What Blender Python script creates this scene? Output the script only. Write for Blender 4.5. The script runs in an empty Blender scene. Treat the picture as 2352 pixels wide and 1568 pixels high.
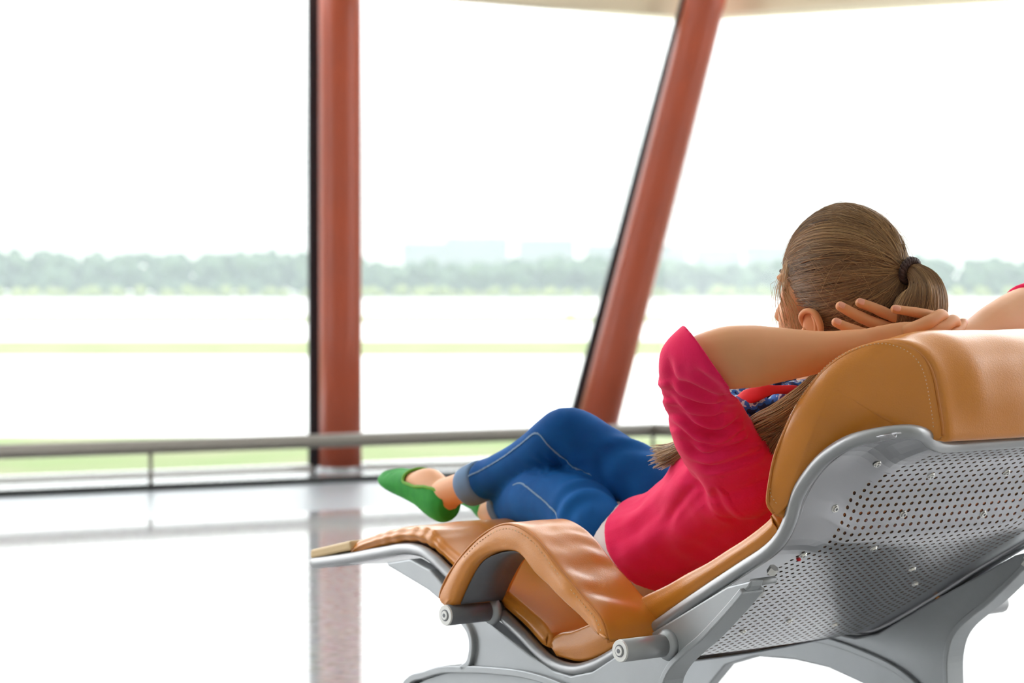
import bpy, bmesh, math, random
import numpy as np
from mathutils import Vector, Matrix, noise

# ------------------------------------------------------------------ camera, sky, exposure
SC = bpy.context.scene
COL = SC.collection
random.seed(7)
RNG = np.random.default_rng(7)

cam_data = bpy.data.cameras.new('camera')
cam = bpy.data.objects.new('camera', cam_data)
COL.objects.link(cam)
cam_data.sensor_width = 36.0
cam_data.lens = 85.0
cam_data.clip_end = 5000
cam.location = (0, 0, 1.0)
cam.rotation_euler = (math.radians(90) - math.atan(116 / 5552.0), 0, 0)
cam_data.dof.use_dof = True
cam_data.dof.focus_distance = 3.42
cam_data.dof.aperture_fstop = 6.0
SC.camera = cam

SKY_STRENGTH = 5.4
HAZE_SCATTER = 0.00082
HAZE_ABSORB = 0.00098
world = bpy.data.worlds.new('world')
SC.world = world
world.use_nodes = True
bg = world.node_tree.nodes['Background']
bg.inputs['Color'].default_value = (0.97, 0.985, 1.0, 1)
bg.inputs['Strength'].default_value = SKY_STRENGTH

SC.view_settings.view_transform = 'Standard'
SC.view_settings.look = 'None'
SC.view_settings.gamma = 1
SC.view_settings.use_curve_mapping = False
SC.view_settings.exposure = 0.0
SC.cycles.max_bounces = 10
SC.cycles.transparent_max_bounces = 16
SC.cycles.volume_bounces = 1
SC.cycles.use_denoising = True

HALL = 8.5                      # ceiling height of the hall, raised so more sky lights upward faces
CHAIR_O = (0.504, 3.2, 0.0)
CHAIR_R = math.radians(39.5)


# ------------------------------------------------------------------ helpers
def lin(r, g, b):
    f = lambda c: (c / 255 / 12.92) if c / 255 <= 0.04045 else ((c / 255 + 0.055) / 1.055) ** 2.4
    return (f(r), f(g), f(b), 1)


def tag(o, label=None, cat=None, group=None, kind=None):
    if label: o['label'] = label
    if cat: o['category'] = cat
    if group: o['group'] = group
    if kind: o['kind'] = kind
    return o


def empty(name, loc=(0, 0, 0), rz=0):
    o = bpy.data.objects.new(name, None)
    o.empty_display_size = 0.1
    COL.objects.link(o)
    o.location = loc
    o.rotation_euler = (0, 0, rz)
    return o


def mkobj(name, me, mat=None, parent=None, smooth=True):
    if mat is not None:
        me.materials.clear()
        for m in (mat if isinstance(mat, (list, tuple)) else [mat]):
            me.materials.append(m)
    if smooth and len(me.polygons):
        me.polygons.foreach_set('use_smooth', [True] * len(me.polygons))
    me.update()
    o = bpy.data.objects.new(name, me)
    COL.objects.link(o)
    if parent: o.parent = parent
    return o


def pydata(name, V, Fc):
    me = bpy.data.meshes.new(name)
    me.from_pydata([tuple(map(float, v)) for v in V], [], [tuple(map(int, f)) for f in Fc])
    return me


def fixn(me):
    bm = bmesh.new(); bm.from_mesh(me)
    bmesh.ops.recalc_face_normals(bm, faces=bm.faces[:])
    bm.to_mesh(me); bm.free()
    return me


class MB:
    """collects vertices and faces of one part"""
    def __init__(s): s.v = []; s.f = []
    def add(s, V, F):
        n = len(s.v)
        s.v += [tuple(map(float, p)) for p in V]
        s.f += [tuple(int(i) + n for i in f) for f in F]
        return s
    def box(s, x0, x1, y0, y1, z0, z1):
        V = [(x, y, z) for z in (z0, z1) for y in (y0, y1) for x in (x0, x1)]
        return s.add(V, [(0, 2, 3, 1), (4, 5, 7, 6), (0, 1, 5, 4), (2, 6, 7, 3), (0, 4, 6, 2), (1, 3, 7, 5)])
    def mesh(s, name): return fixn(pydata(name, s.v, s.f))
    def build(s, name, mat, parent=None, smooth=False, bevel=0, seg=2):
        o = mkobj(name, s.mesh(name), mat, parent, smooth)
        if bevel:
            b = o.modifiers.new('bevel', 'BEVEL'); b.width = bevel; b.segments = seg; b.limit_method = 'ANGLE'
            b.angle_limit = math.radians(40); b.harden_normals = False
        return o


def catmull(P, n):
    """smooth open curve through P resampled to n points by arc length"""
    P = np.array(P, float)
    Q = np.vstack([2 * P[0] - P[1], P, 2 * P[-1] - P[-2]])
    out = []
    for i in range(1, len(Q) - 2):
        p0, p1, p2, p3 = Q[i - 1:i + 3]
        for t in np.linspace(0, 1, 24, endpoint=False):
            out.append(0.5 * (2 * p1 + (p2 - p0) * t + (2 * p0 - 5 * p1 + 4 * p2 - p3) * t * t + (3 * p1 - p0 - 3 * p2 + p3) * t ** 3))
    out.append(Q[-2])
    return resample(np.array(out), n)


def resample(C, n):
    d = np.r_[0, np.cumsum(np.linalg.norm(np.diff(C[:, :3], axis=0), axis=1))]
    s = np.linspace(0, d[-1], n)
    return np.stack([np.interp(s, d, C[:, k]) for k in range(C.shape[1])], 1)


def frames(C):
    T = np.gradient(C, axis=0); T /= np.linalg.norm(T, axis=1)[:, None] + 1e-12
    a = np.array([0, 0, 1.0]) if abs(T[0][2]) < 0.9 else np.array([1.0, 0, 0])
    N = np.cross(T[0], a); N /= np.linalg.norm(N)
    NN = [N]
    for i in range(1, len(C)):
        N = NN[-1] - T[i] * (NN[-1] @ T[i]); N /= np.linalg.norm(N) + 1e-12
        NN.append(N)
    NN = np.array(NN)
    return T, NN, np.cross(T, NN)


def ring_faces(nr, ns, cap=True, off=0):
    F = []
    for i in range(nr - 1):
        for j in range(ns):
            a = off + i * ns + j; b = off + i * ns + (j + 1) % ns
            F.append((a, b, b + ns, a + ns))
    if cap:
        F.append(tuple(off + j for j in range(ns))[::-1])
        F.append(tuple(off + (nr - 1) * ns + j for j in range(ns)))
    return F


def tube(mb, P, r, ns=12, n=None, round_ends=False):
    """swept round tube through P; r is a number or one radius per point"""
    P = np.array(P, float)
    R = np.full(len(P), r, float) if np.isscalar(r) else np.array(r, float)
    C = np.c_[P, R]
    if n: C = catmull(C, n)
    if round_ends:
        T0 = C[1, :3] - C[0, :3]; T0 /= np.linalg.norm(T0)
        T1 = C[-1, :3] - C[-2, :3]; T1 /= np.linalg.norm(T1)
        pre = [np.r_[C[0, :3] - T0 * C[0, 3] * math.sin(a), C[0, 3] * math.cos(a)] for a in (1.5, 1.15, 0.75, 0.35)]
        post = [np.r_[C[-1, :3] + T1 * C[-1, 3] * math.sin(a), C[-1, 3] * math.cos(a)] for a in (0.35, 0.75, 1.15, 1.5)]
        C = np.vstack([pre, C, post])
    T, N, B = frames(C[:, :3])
    an = np.linspace(0, 2 * math.pi, ns, endpoint=False)
    V = (C[:, None, :3] + C[:, None, 3:4] * (np.cos(an)[None, :, None] * N[:, None] + np.sin(an)[None, :, None] * B[:, None])).reshape(-1, 3)
    mb.add(V, ring_faces(len(C), ns))
    return mb


def loft(mb, secs, ns=28, n=40, power=2.0):
    """secs: centre(3), axisA(3), axisB(3) with half sizes in their lengths; smooth loft, flat caps"""
    S = catmull(np.array(secs, float), n)
    an = np.linspace(0, 2 * math.pi, ns, endpoint=False)
    c = np.sign(np.cos(an)) * np.abs(np.cos(an)) ** (2 / power)
    s = np.sign(np.sin(an)) * np.abs(np.sin(an)) ** (2 / power)
    V = (S[:, None, :3] + c[None, :, None] * S[:, None, 3:6] + s[None, :, None] * S[:, None, 6:9]).reshape(-1, 3)
    mb.add(V, ring_faces(len(S), ns))
    return mb


def ellipsoid(mb, c, r, M=None, nu=20, nv=14):
    V = []; Fc = []
    for i in range(nv + 1):
        th = math.pi * i / nv
        for j in range(nu):
            ph = 2 * math.pi * j / nu
            V.append((math.sin(th) * math.cos(ph) * r[0], math.sin(th) * math.sin(ph) * r[1], math.cos(th) * r[2]))
    V = np.array(V)
    if M is not None: V = V @ np.array(M, float).T
    for i in range(nv):
        for j in range(nu):
            a = i * nu + j; b = i * nu + (j + 1) % nu
            Fc.append((a, b, b + nu, a + nu))
    V = V + np.array(c, float)
    mb.add(V, Fc)
    return mb


def prism(mb, poly, x0, x1):
    """extrude a (y,z) outline between x0 and x1"""
    n = len(poly)
    V = [(x0, y, z) for y, z in poly] + [(x1, y, z) for y, z in poly]
    Fc = [tuple(range(n)), tuple(range(2 * n - 1, n - 1, -1))]
    for i in range(n):
        j = (i + 1) % n
        Fc.append((i, i + n, j + n, j))
    return mb.add(V, Fc)


def closed_resample(P, n):
    P = np.array(P, float)
    Q = np.vstack([P[-2:], P, P[:3]])
    out = []
    for i in range(2, len(Q) - 3):
        p0, p1, p2, p3 = Q[i - 1], Q[i], Q[i + 1], Q[i + 2]
        for t in np.linspace(0, 1, 16, endpoint=False):
            out.append(0.5 * (2 * p1 + (p2 - p0) * t + (2 * p0 - 5 * p1 + 4 * p2 - p3) * t * t + (3 * p1 - p0 - 3 * p2 + p3) * t ** 3))
    out.append(out[0])
    return resample(np.array(out), n + 1)[:-1]


def poly_normals(P):
    T = np.roll(P, -1, 0) - np.roll(P, 1, 0)
    T /= np.linalg.norm(T, axis=1)[:, None] + 1e-9
    N = np.stack([T[:, 1], -T[:, 0]], 1)
    area = 0.5 * np.sum(P[:, 0] * np.roll(P[:, 1], -1) - np.roll(P[:, 0], -1) * P[:, 1])
    return N if area > 0 else -N


def cushion(mb, A, B, x0, x1, r=0.01, n=90, nx=16, crown=0.0, bulge=0.003):
    """two (y,z) edge curves running the same way, swept along x with rounded, slightly bulging ends"""
    A = catmull(A, n); B = catmull(B, n)
    P = np.vstack([A, B[::-1]]); N = poly_normals(P)
    th = np.linspace(math.pi / 2, 0, 6)
    xs = [x0 + r * (1 - math.sin(a)) for a in th]; off = [r * (1 - math.cos(a)) for a in th]
    xs = xs[::-1]; off = off[::-1]
    xs = [x0 + r * (1 - math.cos(a)) for a in np.linspace(0, math.pi / 2, 6)]
    off = [r * (1 - math.sin(a)) for a in np.linspace(0, math.pi / 2, 6)]
    mid = np.linspace(x0 + r, x1 - r, nx + 2)[1:-1]
    X = xs + list(mid) + [x0 + x1 - x for x in xs[::-1]]
    OF = off + [-crown * math.sin(math.pi * (x - x0) / (x1 - x0)) for x in mid] + off[::-1]
    V = []; m2 = 2 * n
    for x, o in zip(X, OF):
        Q = P - N * o
        V += [(x, q[0], q[1]) for q in Q]
    Fc = ring_faces(len(X), m2, cap=False)
    K = 4
    for end, xe, sg in ((0, x0, -1), (len(X) - 1, x1, 1)):
        base = end * m2; Q = P - N * OF[end]; st = len(V)
        for i in range(n):
            a, b_ = Q[i], Q[m2 - 1 - i]
            for k in range(1, K + 1):
                t = k / (K + 1); p = a * (1 - t) + b_ * t
                V.append((xe + sg * bulge * math.sin(math.pi * t), p[0], p[1]))
        def vid(i, k):
            return base + i if k == 0 else (base + m2 - 1 - i if k == K + 1 else st + i * K + k - 1)
        for i in range(n - 1):
            for k in range(K + 1):
                Fc.append((vid(i, k), vid(i + 1, k), vid(i + 1, k + 1), vid(i, k + 1)))
        for i in (0, n - 1):
            Fc.append(tuple(vid(i, k) for k in range(K + 2)))
    mb.add(V, Fc)
    return mb


def remeshed(mb, name, voxel, smooth=6, fac=0.5):
    """fuse overlapping closed shells into one continuous surface"""
    me = mb.mesh(name + '_src')
    o = bpy.data.objects.new(name + '_src', me); COL.objects.link(o)
    m = o.modifiers.new('r', 'REMESH'); m.mode = 'VOXEL'; m.voxel_size = voxel
    if smooth:
        s = o.modifiers.new('s', 'SMOOTH'); s.iterations = smooth; s.factor = fac
    dg = bpy.context.evaluated_depsgraph_get(); dg.update()
    out = bpy.data.meshes.new_from_object(o.evaluated_get(dg))
    out.name = name
    bpy.data.objects.remove(o); bpy.data.meshes.remove(me)
    return out


def verts(me):
    a = np.empty(len(me.vertices) * 3); me.vertices.foreach_get('co', a); return a.reshape(-1, 3)


def vnormals(me):
    a = np.empty(len(me.vertices) * 3); me.vertices.foreach_get('normal', a); return a.reshape(-1, 3)


def setverts(me, V):
    me.vertices.foreach_set('co', np.asarray(V, float).ravel()); me.update()


def sstep(a, b, x):
    t = np.clip((x - a) / (b - a), 0, 1); return t * t * (3 - 2 * t)


def fbm(p, s, o=3):
    return noise.fractal(Vector(p) * s, 1.0, 2.0, o)


# ------------------------------------------------------------------ materials
def mat(name, color, rough=0.5, metal=0.0, spec=0.5, bump=None, vary=None, sheen=0.0, coat=0.0, sss=0.0):
    m = bpy.data.materials.new(name); m.use_nodes = True
    nt = m.node_tree; b = nt.nodes['Principled BSDF']
    b.inputs['Base Color'].default_value = color
    b.inputs['Roughness'].default_value = rough
    b.inputs['Metallic'].default_value = metal
    b.inputs['Specular IOR Level'].default_value = spec
    b.inputs['Sheen Weight'].default_value = sheen
    b.inputs['Coat Weight'].default_value = coat
    b.inputs['Coat Roughness'].default_value = 0.22
    if sss:
        b.inputs['Subsurface Weight'].default_value = sss
        b.inputs['Subsurface Radius'].default_value = (1.0, 0.35, 0.2)
        b.inputs['Subsurface Scale'].default_value = 0.008
    tc = nt.nodes.new('ShaderNodeTexCoord')
    if vary:
        sc, amt, col2 = vary
        n = nt.nodes.new('ShaderNodeTexNoise'); n.inputs['Scale'].default_value = sc; n.inputs['Detail'].default_value = 4
        nt.links.new(tc.outputs['Object'], n.inputs['Vector'])
        mr = nt.nodes.new('ShaderNodeMapRange'); mr.inputs['From Min'].default_value = 0.35; mr.inputs['From Max'].default_value = 0.65
        mr.inputs['To Max'].default_value = amt
        nt.links.new(n.outputs['Fac'], mr.inputs['Value'])
        mx = nt.nodes.new('ShaderNodeMix'); mx.data_type = 'RGBA'
        mx.inputs['A'].default_value = color; mx.inputs['B'].default_value = col2
        nt.links.new(mr.outputs['Result'], mx.inputs['Factor'])
        nt.links.new(mx.outputs['Result'], b.inputs['Base Color'])
    last = None
    for kind, sc, st, dist in (bump or []):
        if kind == 'voronoi':
            t = nt.nodes.new('ShaderNodeTexVoronoi'); t.feature = 'SMOOTH_F1'; out = t.outputs['Distance']
        elif kind == 'wave':
            t = nt.nodes.new('ShaderNodeTexWave'); t.inputs['Distortion'].default_value = 1.5; t.bands_direction = 'DIAGONAL'; out = t.outputs['Fac']
        else:
            t = nt.nodes.new('ShaderNodeTexNoise'); t.inputs['Detail'].default_value = 5; out = t.outputs['Fac']
        t.inputs['Scale'].default_value = sc
        nt.links.new(tc.outputs['Object'], t.inputs['Vector'])
        bp = nt.nodes.new('ShaderNodeBump'); bp.inputs['Strength'].default_value = st; bp.inputs['Distance'].default_value = dist
        nt.links.new(out, bp.inputs['Height'])
        if last: nt.links.new(last.outputs['Normal'], bp.inputs['Normal'])
        last = bp
    if last: nt.links.new(last.outputs['Normal'], b.inputs['Normal'])
    return m


M = {}
M['leather'] = mat('tan_leather', (0.70, 0.245, 0.024, 1), 0.34, spec=0.5, coat=0.35, vary=(9, 0.45, (0.74, 0.27, 0.035, 1)),
                   bump=[('voronoi', 480, 0.3, 0.0006)])
M['leather_seam'] = mat('leather_piping', (0.62, 0.215, 0.034, 1), 0.45, bump=[('voronoi', 500, 0.25, 0.0008)])
M['thread'] = mat('pale_thread', (0.80, 0.55, 0.30, 1), 0.7)
M['steel'] = mat('silver_paint', (0.40, 0.41, 0.42, 1), 0.36, metal=0.55, spec=0.5, bump=[('noise', 900, 0.05, 0.0004)])
M['cast'] = mat('cast_aluminium', (0.43, 0.455, 0.47, 1), 0.42, metal=0.45, spec=0.5, vary=(14, 0.5, (0.38, 0.40, 0.415, 1)), bump=[('noise', 220, 0.12, 0.001)])
M['shell'] = mat('perforated_steel', (0.47, 0.47, 0.49, 1), 0.27, metal=0.85, spec=0.5, vary=(6, 0.4, (0.43, 0.435, 0.455, 1)))
M['darksteel'] = mat('dark_grey_steel', (0.17, 0.175, 0.19, 1), 0.45, metal=0.3)
M['chrome'] = mat('bright_screw', (0.75, 0.74, 0.70, 1), 0.2, metal=1.0)
M['bright'] = mat('pale_zinc', (0.78, 0.78, 0.75, 1), 0.45, metal=0.3)
M['beige'] = mat('beige_plastic', (0.72, 0.52, 0.27, 1), 0.5)
M['skin'] = mat('skin', (0.74, 0.345, 0.155, 1), 0.5, spec=0.4, vary=(24, 0.35, (0.78, 0.335, 0.155, 1)), sss=0.12,
                bump=[('noise', 500, 0.06, 0.0006)])
M['nail'] = mat('fingernail', (0.85, 0.40, 0.27, 1), 0.35, spec=0.5)
M['lip'] = mat('lips', (0.55, 0.16, 0.14, 1), 0.4)
M['eye'] = mat('eyeball', (0.8, 0.8, 0.8, 1), 0.15)
M['iris'] = mat('iris', (0.06, 0.035, 0.02, 1), 0.15)
M['brow'] = mat('eyebrow', (0.10, 0.055, 0.03, 1), 0.6)
M['sweater'] = mat('raspberry_knit', (0.86, 0.017, 0.112, 1), 0.85, spec=0.12, sheen=0.12, vary=(40, 0.3, (0.80, 0.013, 0.08, 1)),
                   bump=[('noise', 420, 0.35, 0.0012)])
M['denim'] = mat('blue_denim', (0.004, 0.075, 0.27, 1), 0.8, spec=0.15, vary=(11, 0.7, (0.007, 0.12, 0.39, 1)),
                 bump=[('wave', 900, 0.25, 0.0006), ('noise', 300, 0.2, 0.001)])
M['denim_seam'] = mat('faded_denim_seam', (0.16, 0.27, 0.42, 1), 0.8)
M['denim_cuff'] = mat('denim_reverse', (0.13, 0.22, 0.36, 1), 0.85, bump=[('noise', 400, 0.3, 0.001)])
M['white'] = mat('white_cotton', (0.80, 0.74, 0.72, 1), 0.85, bump=[('noise', 300, 0.2, 0.001)])
M['shoe'] = mat('green_suede', (0.02, 0.26, 0.035, 1), 0.75, spec=0.3, vary=(50, 0.6, (0.035, 0.33, 0.04, 1)), bump=[('noise', 260, 0.4, 0.001)])
M['shoe_trim'] = mat('lime_trim', (0.15, 0.40, 0.03, 1), 0.7)
M['scarf_red'] = mat('red_scarf', (0.75, 0.02, 0.03, 1), 0.7)
M['hairtie'] = mat('braided_hair_tie', (0.05, 0.022, 0.018, 1), 0.6)
M['column'] = mat('terracotta_paint', (0.41, 0.078, 0.034, 1), 0.36, spec=0.4, vary=(3, 0.6, (0.33, 0.072, 0.040, 1)))
M['mullion'] = mat('dark_mullion', (0.035, 0.04, 0.052, 1), 0.5)
M['beam'] = mat('cream_beam', (0.72, 0.60, 0.42, 1), 0.6)
M['rail'] = mat('grey_rail', (0.20, 0.175, 0.145, 1), 0.4, metal=0.2)
M['gasket'] = mat('grey_gasket', (0.10, 0.11, 0.12, 1), 0.5)
M['edging'] = mat('dark_edging', (0.05, 0.05, 0.05, 1), 0.8, spec=0.1)
M['wall'] = mat('wall_paint', (0.78, 0.76, 0.72, 1), 0.8)
M['ceiling'] = mat('ceiling_white', (0.80, 0.80, 0.78, 1), 0.8)
M['concrete'] = mat('pale_concrete', (0.50, 0.50, 0.485, 1), 0.9, vary=(0.15, 0.6, (0.46, 0.46, 0.44, 1)))
M['grass'] = mat('pale_grass', (0.125, 0.178, 0.055, 1), 0.95, vary=(0.9, 0.9, (0.175, 0.185, 0.09, 1)))
M['foliage'] = mat('tree_foliage', (0.04, 0.08, 0.045, 1), 0.9, vary=(0.6, 0.8, (0.07, 0.115, 0.04, 1)))
M['foliage2'] = mat('shrub_foliage', (0.16, 0.21, 0.04, 1), 0.9, vary=(0.6, 0.8, (0.24, 0.25, 0.05, 1)))
M['trunk'] = mat('tree_bark', (0.12, 0.09, 0.06, 1), 0.9)
M['facade'] = mat('grey_facade', (0.10, 0.11, 0.13, 1), 0.8)
M['windowglass'] = mat('far_window', (0.15, 0.18, 0.22, 1), 0.2)
M['orange'] = mat('marker_orange', (0.85, 0.22, 0.02, 1), 0.6)


def floor_mat(name, base, speck, rough, mirror):
    m = mat(name, base, rough, spec=mirror)
    nt = m.node_tree; b = nt.nodes['Principled BSDF']
    tc = nt.nodes.new('ShaderNodeTexCoord')
    n1 = nt.nodes.new('ShaderNodeTexVoronoi'); n1.inputs['Scale'].default_value = 55
    n2 = nt.nodes.new('ShaderNodeTexNoise'); n2.inputs['Scale'].default_value = 30; n2.inputs['Detail'].default_value = 6
    for n in (n1, n2): nt.links.new(tc.outputs['Object'], n.inputs['Vector'])
    r1 = nt.nodes.new('ShaderNodeValToRGB')
    r1.color_ramp.elements[0].color = speck; r1.color_ramp.elements[1].color = base
    r1.color_ramp.elements[0].position = 0.36; r1.color_ramp.elements[1].position = 0.55
    nt.links.new(n2.outputs['Fac'], r1.inputs['Fac'])
    mx = nt.nodes.new('ShaderNodeMix'); mx.data_type = 'RGBA'; mx.inputs['Factor'].default_value = 0.05
    nt.links.new(r1.outputs['Color'], mx.inputs['A']); nt.links.new(n1.outputs['Color'], mx.inputs['B'])
    nt.links.new(mx.outputs['Result'], b.inputs['Base Color'])
    return m


M['floor'] = floor_mat('polished_granite', (0.42, 0.42, 0.425, 1), (0.27, 0.26, 0.262, 1), 0.07, 0.5)
M['strip'] = floor_mat('honed_grey_stone', (0.29, 0.315, 0.335, 1), (0.28, 0.30, 0.32, 1), 0.3, 0.25)

gm = bpy.data.materials.new('clear_glass'); gm.use_nodes = True
nt = gm.node_tree; nt.nodes.clear()
out = nt.nodes.new('ShaderNodeOutputMaterial'); mx = nt.nodes.new('ShaderNodeMixShader')
tr = nt.nodes.new('ShaderNodeBsdfTransparent'); gl = nt.nodes.new('ShaderNodeBsdfGlossy'); lw = nt.nodes.new('ShaderNodeFresnel')
tr.inputs['Color'].default_value = (0.97, 0.985, 0.98, 1); gl.inputs['Roughness'].default_value = 0.02; lw.inputs['IOR'].default_value = 1.25
nt.links.new(lw.outputs['Fac'], mx.inputs['Fac']); nt.links.new(tr.outputs[0], mx.inputs[1]); nt.links.new(gl.outputs[0], mx.inputs[2])
nt.links.new(mx.outputs[0], out.inputs['Surface'])
M['glass'] = gm

hm = bpy.data.materials.new('brown_hair'); hm.use_nodes = True
nt = hm.node_tree; b = nt.nodes['Principled BSDF']
at = nt.nodes.new('ShaderNodeAttribute'); at.attribute_name = 'strand'
rp = nt.nodes.new('ShaderNodeValToRGB')
rp.color_ramp.elements[0].color = (0.11, 0.06, 0.03, 1); rp.color_ramp.elements[1].color = (0.68, 0.42, 0.20, 1)
e = rp.color_ramp.elements.new(0.55); e.color = (0.33, 0.19, 0.092, 1)
nt.links.new(at.outputs['Fac'], rp.inputs['Fac']); nt.links.new(rp.outputs['Color'], b.inputs['Base Color'])
b.inputs['Roughness'].default_value = 0.42; b.inputs['Specular IOR Level'].default_value = 0.45
M['hair'] = hm
M['haircap'] = mat('hair_base', (0.12, 0.064, 0.032, 1), 0.6, spec=0.3, vary=(60, 0.7, (0.08, 0.042, 0.021, 1)), bump=[('noise', 200, 0.4, 0.002)])

sm = bpy.data.materials.new('patterned_scarf'); sm.use_nodes = True
nt = sm.node_tree; b = nt.nodes['Principled BSDF']; b.inputs['Roughness'].default_value = 0.8
tc = nt.nodes.new('ShaderNodeTexCoord'); vo = nt.nodes.new('ShaderNodeTexVoronoi'); vo.inputs['Scale'].default_value = 85
nz = nt.nodes.new('ShaderNodeTexNoise'); nz.inputs['Scale'].default_value = 60
nt.links.new(tc.outputs['Object'], vo.inputs['Vector']); nt.links.new(tc.outputs['Object'], nz.inputs['Vector'])
rp = nt.nodes.new('ShaderNodeValToRGB'); rp.color_ramp.interpolation = 'CONSTANT'
rp.color_ramp.elements[0].color = (0.01, 0.02, 0.10, 1); rp.color_ramp.elements[1].position = 0.42; rp.color_ramp.elements[1].color = (0.03, 0.14, 0.50, 1)
e = rp.color_ramp.elements.new(0.52); e.color = (0.55, 0.60, 0.66, 1)
e = rp.color_ramp.elements.new(0.60); e.color = (0.10, 0.06, 0.22, 1)
nt.links.new(nz.outputs['Fac'], rp.inputs['Fac']); nt.links.new(rp.outputs['Color'], b.inputs['Base Color'])
M['scarf'] = sm

# ------------------------------------------------------------------ the place: floor, facade, ceiling
P0 = np.array([-2.489, 11.75]); P1 = np.array([0.7937, 13.6])            # rail line of the left facet, corner at P1
dL = (P1 - P0) / np.linalg.norm(P1 - P0); nL = np.array([-dL[1], dL[0]])
dR = np.array([0.862, -0.507]); nR = np.array([0.507, 0.862])


def corner(off):
    """corner of the two facets moved outward by off"""
    A = np.stack([nL, nR]); return np.linalg.solve(A, np.array([nL @ P1 + off, nR @ P1 + off]))


def flat(name, pts, z, m, th=0.05):
    mb = MB(); n = len(pts)
    mb.add([(x, y, z) for x, y in pts] + [(x, y, z - th) for x, y in pts],
           [tuple(range(n)), tuple(range(2 * n - 1, n - 1, -1))] + [(i, (i + 1) % n, (i + 1) % n + n, i + n) for i in range(n)])
    o = mb.build(name, m); tag(o, kind='structure'); return o


def facet_pts(o0, o1, ll=14.0, lr=14.0):
    a, b = corner(o0), corner(o1)
    return [tuple(a - dL * ll), tuple(a), tuple(a + dR * lr), tuple(b + dR * lr), tuple(b), tuple(b - dL * ll)]


c0 = corner(-1.45)
flat('floor', [tuple(c0 - dL * 14), (-13, -12), (15, -12), tuple(c0 + dR * 14), tuple(c0)], 0.0, M['floor'], 0.2)
flat('trim_1', facet_pts(-1.45, -0.02), 0.0, M['strip'], 0.19)
flat('trim_2', facet_pts(-0.03, 0.03), 0.028, M['edging'], 0.1)
flat('floor', facet_pts(0.03, 1.32), 0.0, M['floor'], 0.2)
cc = corner(1.3)
flat('ceiling', [tuple(cc - dL * 14), (-13, -12), (15, -12), tuple(cc + dR * 14), tuple(cc)], HALL + 0.2, M['ceiling'], 0.2)


tag(MB().box(-13, 15, -9.2, -9.0, 0, HALL).build('light_block_wall_back', M['wall']), kind='structure')  # unseen wall, added to cut light from behind for stronger contrast
tag(MB().box(-11.6, -11.4, -9.0, 4.5, 0, HALL).build('light_block_wall_left', M['wall']), kind='structure')  # unseen side wall, added to reduce fill light
tag(MB().box(13.0, 13.2, -9.0, 5.5, 0, HALL).build('light_block_wall_right', M['wall']), kind='structure')  # likewise added out of view, leaving the facade as light source


def bar_between(mb, a, b, z0, z1, half):
    a = np.array(a); b = np.array(b); d = (b - a) / np.linalg.norm(b - a); n = np.array([-d[1], d[0]]) * half
    q = [a - n, b - n, b + n, a + n]
    return mb.add([(p[0], p[1], z0) for p in q] + [(p[0], p[1], z1) for p in q],
                  [(0, 1, 2, 3), (7, 6, 5, 4), (0, 4, 5, 1), (1, 5, 6, 2), (2, 6, 7, 3), (3, 7, 4, 0)])


cb = np.array([1.11, 14.65]); dBL = np.array([.825, .565]); dBR = np.array([.872, -.49])
tag(bar_between(MB(), cb - dBL * 14, cb + dBL * 0.03, 2.637, 2.88, 0.07).build('trim_3', M['beam'], bevel=0.01), kind='structure')
tag(bar_between(MB(), cb, cb + dBR * 14, 2.637, 2.78, 0.07).build('trim_4', M['beam'], bevel=0.01), kind='structure')
tag(bar_between(MB(), cb, cb + dBR * 14, 2.782, 2.88, 0.075).build('trim_5', M['mullion']), kind='structure')

# glazing: panes with their frames
COLL = np.array([-0.962, 13.55])            # round column of the left facet
LEAN0 = np.array([0.435, 13.98]); LEAN1 = np.array([1.19, 14.30])   # foot and head (z = 2.9) of the leaning column
mulL = np.array([-1.108, 13.62])
mull0 = LEAN0 + np.array([-0.135, 0.10]); mull1 = LEAN1 + np.array([-0.105, 0.06])


def quadpane(mb, a0, b0, a1, b1, z0, z1, th=0.012):
    """glass plate: a0,b0 feet and a1,b1 heads"""
    a0, b0, a1, b1 = map(np.array, (a0, b0, a1, b1))
    d = (b0 - a0) / np.linalg.norm(b0 - a0); n = np.array([-d[1], d[0]]) * th / 2
    V = []
    for s in (-1, 1):
        V += [(*(a0 + s * n), z0), (*(b0 + s * n), z0), (*(b1 + s * n), z1), (*(a1 + s * n), z1)]
    return mb.add(V, [(0, 1, 2, 3), (7, 6, 5, 4), (0, 4, 5, 1), (1, 5, 6, 2), (2, 6, 7, 3), (3, 7, 4, 0)])


def window(name, a0, b0, a1, b1):
    r = empty(name, (0, 0, 0)); tag(r, kind='structure')
    quadpane(MB(), a0, b0, a1, b1, 0.02, 2.63).build('pane', M['glass'], r)
    quadpane(MB(), a1, b1, a1, b1, 2.89, HALL - 0.01).build('pane', M['glass'], r)
    bar_between(MB(), a0, b0, 0.0, 0.02, 0.02).build('sill', M['bright'], r)
    return r


window('window_1', mulL - dL * 3.2, mulL - dL * 0.03, mulL - dL * 3.2, mulL - dL * 0.03)
window('window_2', mulL + dL * 0.03, mull0 - dL * 0.03, mulL + dL * 0.03, mull1 - dL * 0.03)
window('window_3', mull0 + dR * 0.05, mull0 + dR * 4.2, mull1 + dR * 0.05, mull1 + dR * 4.2)


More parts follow.
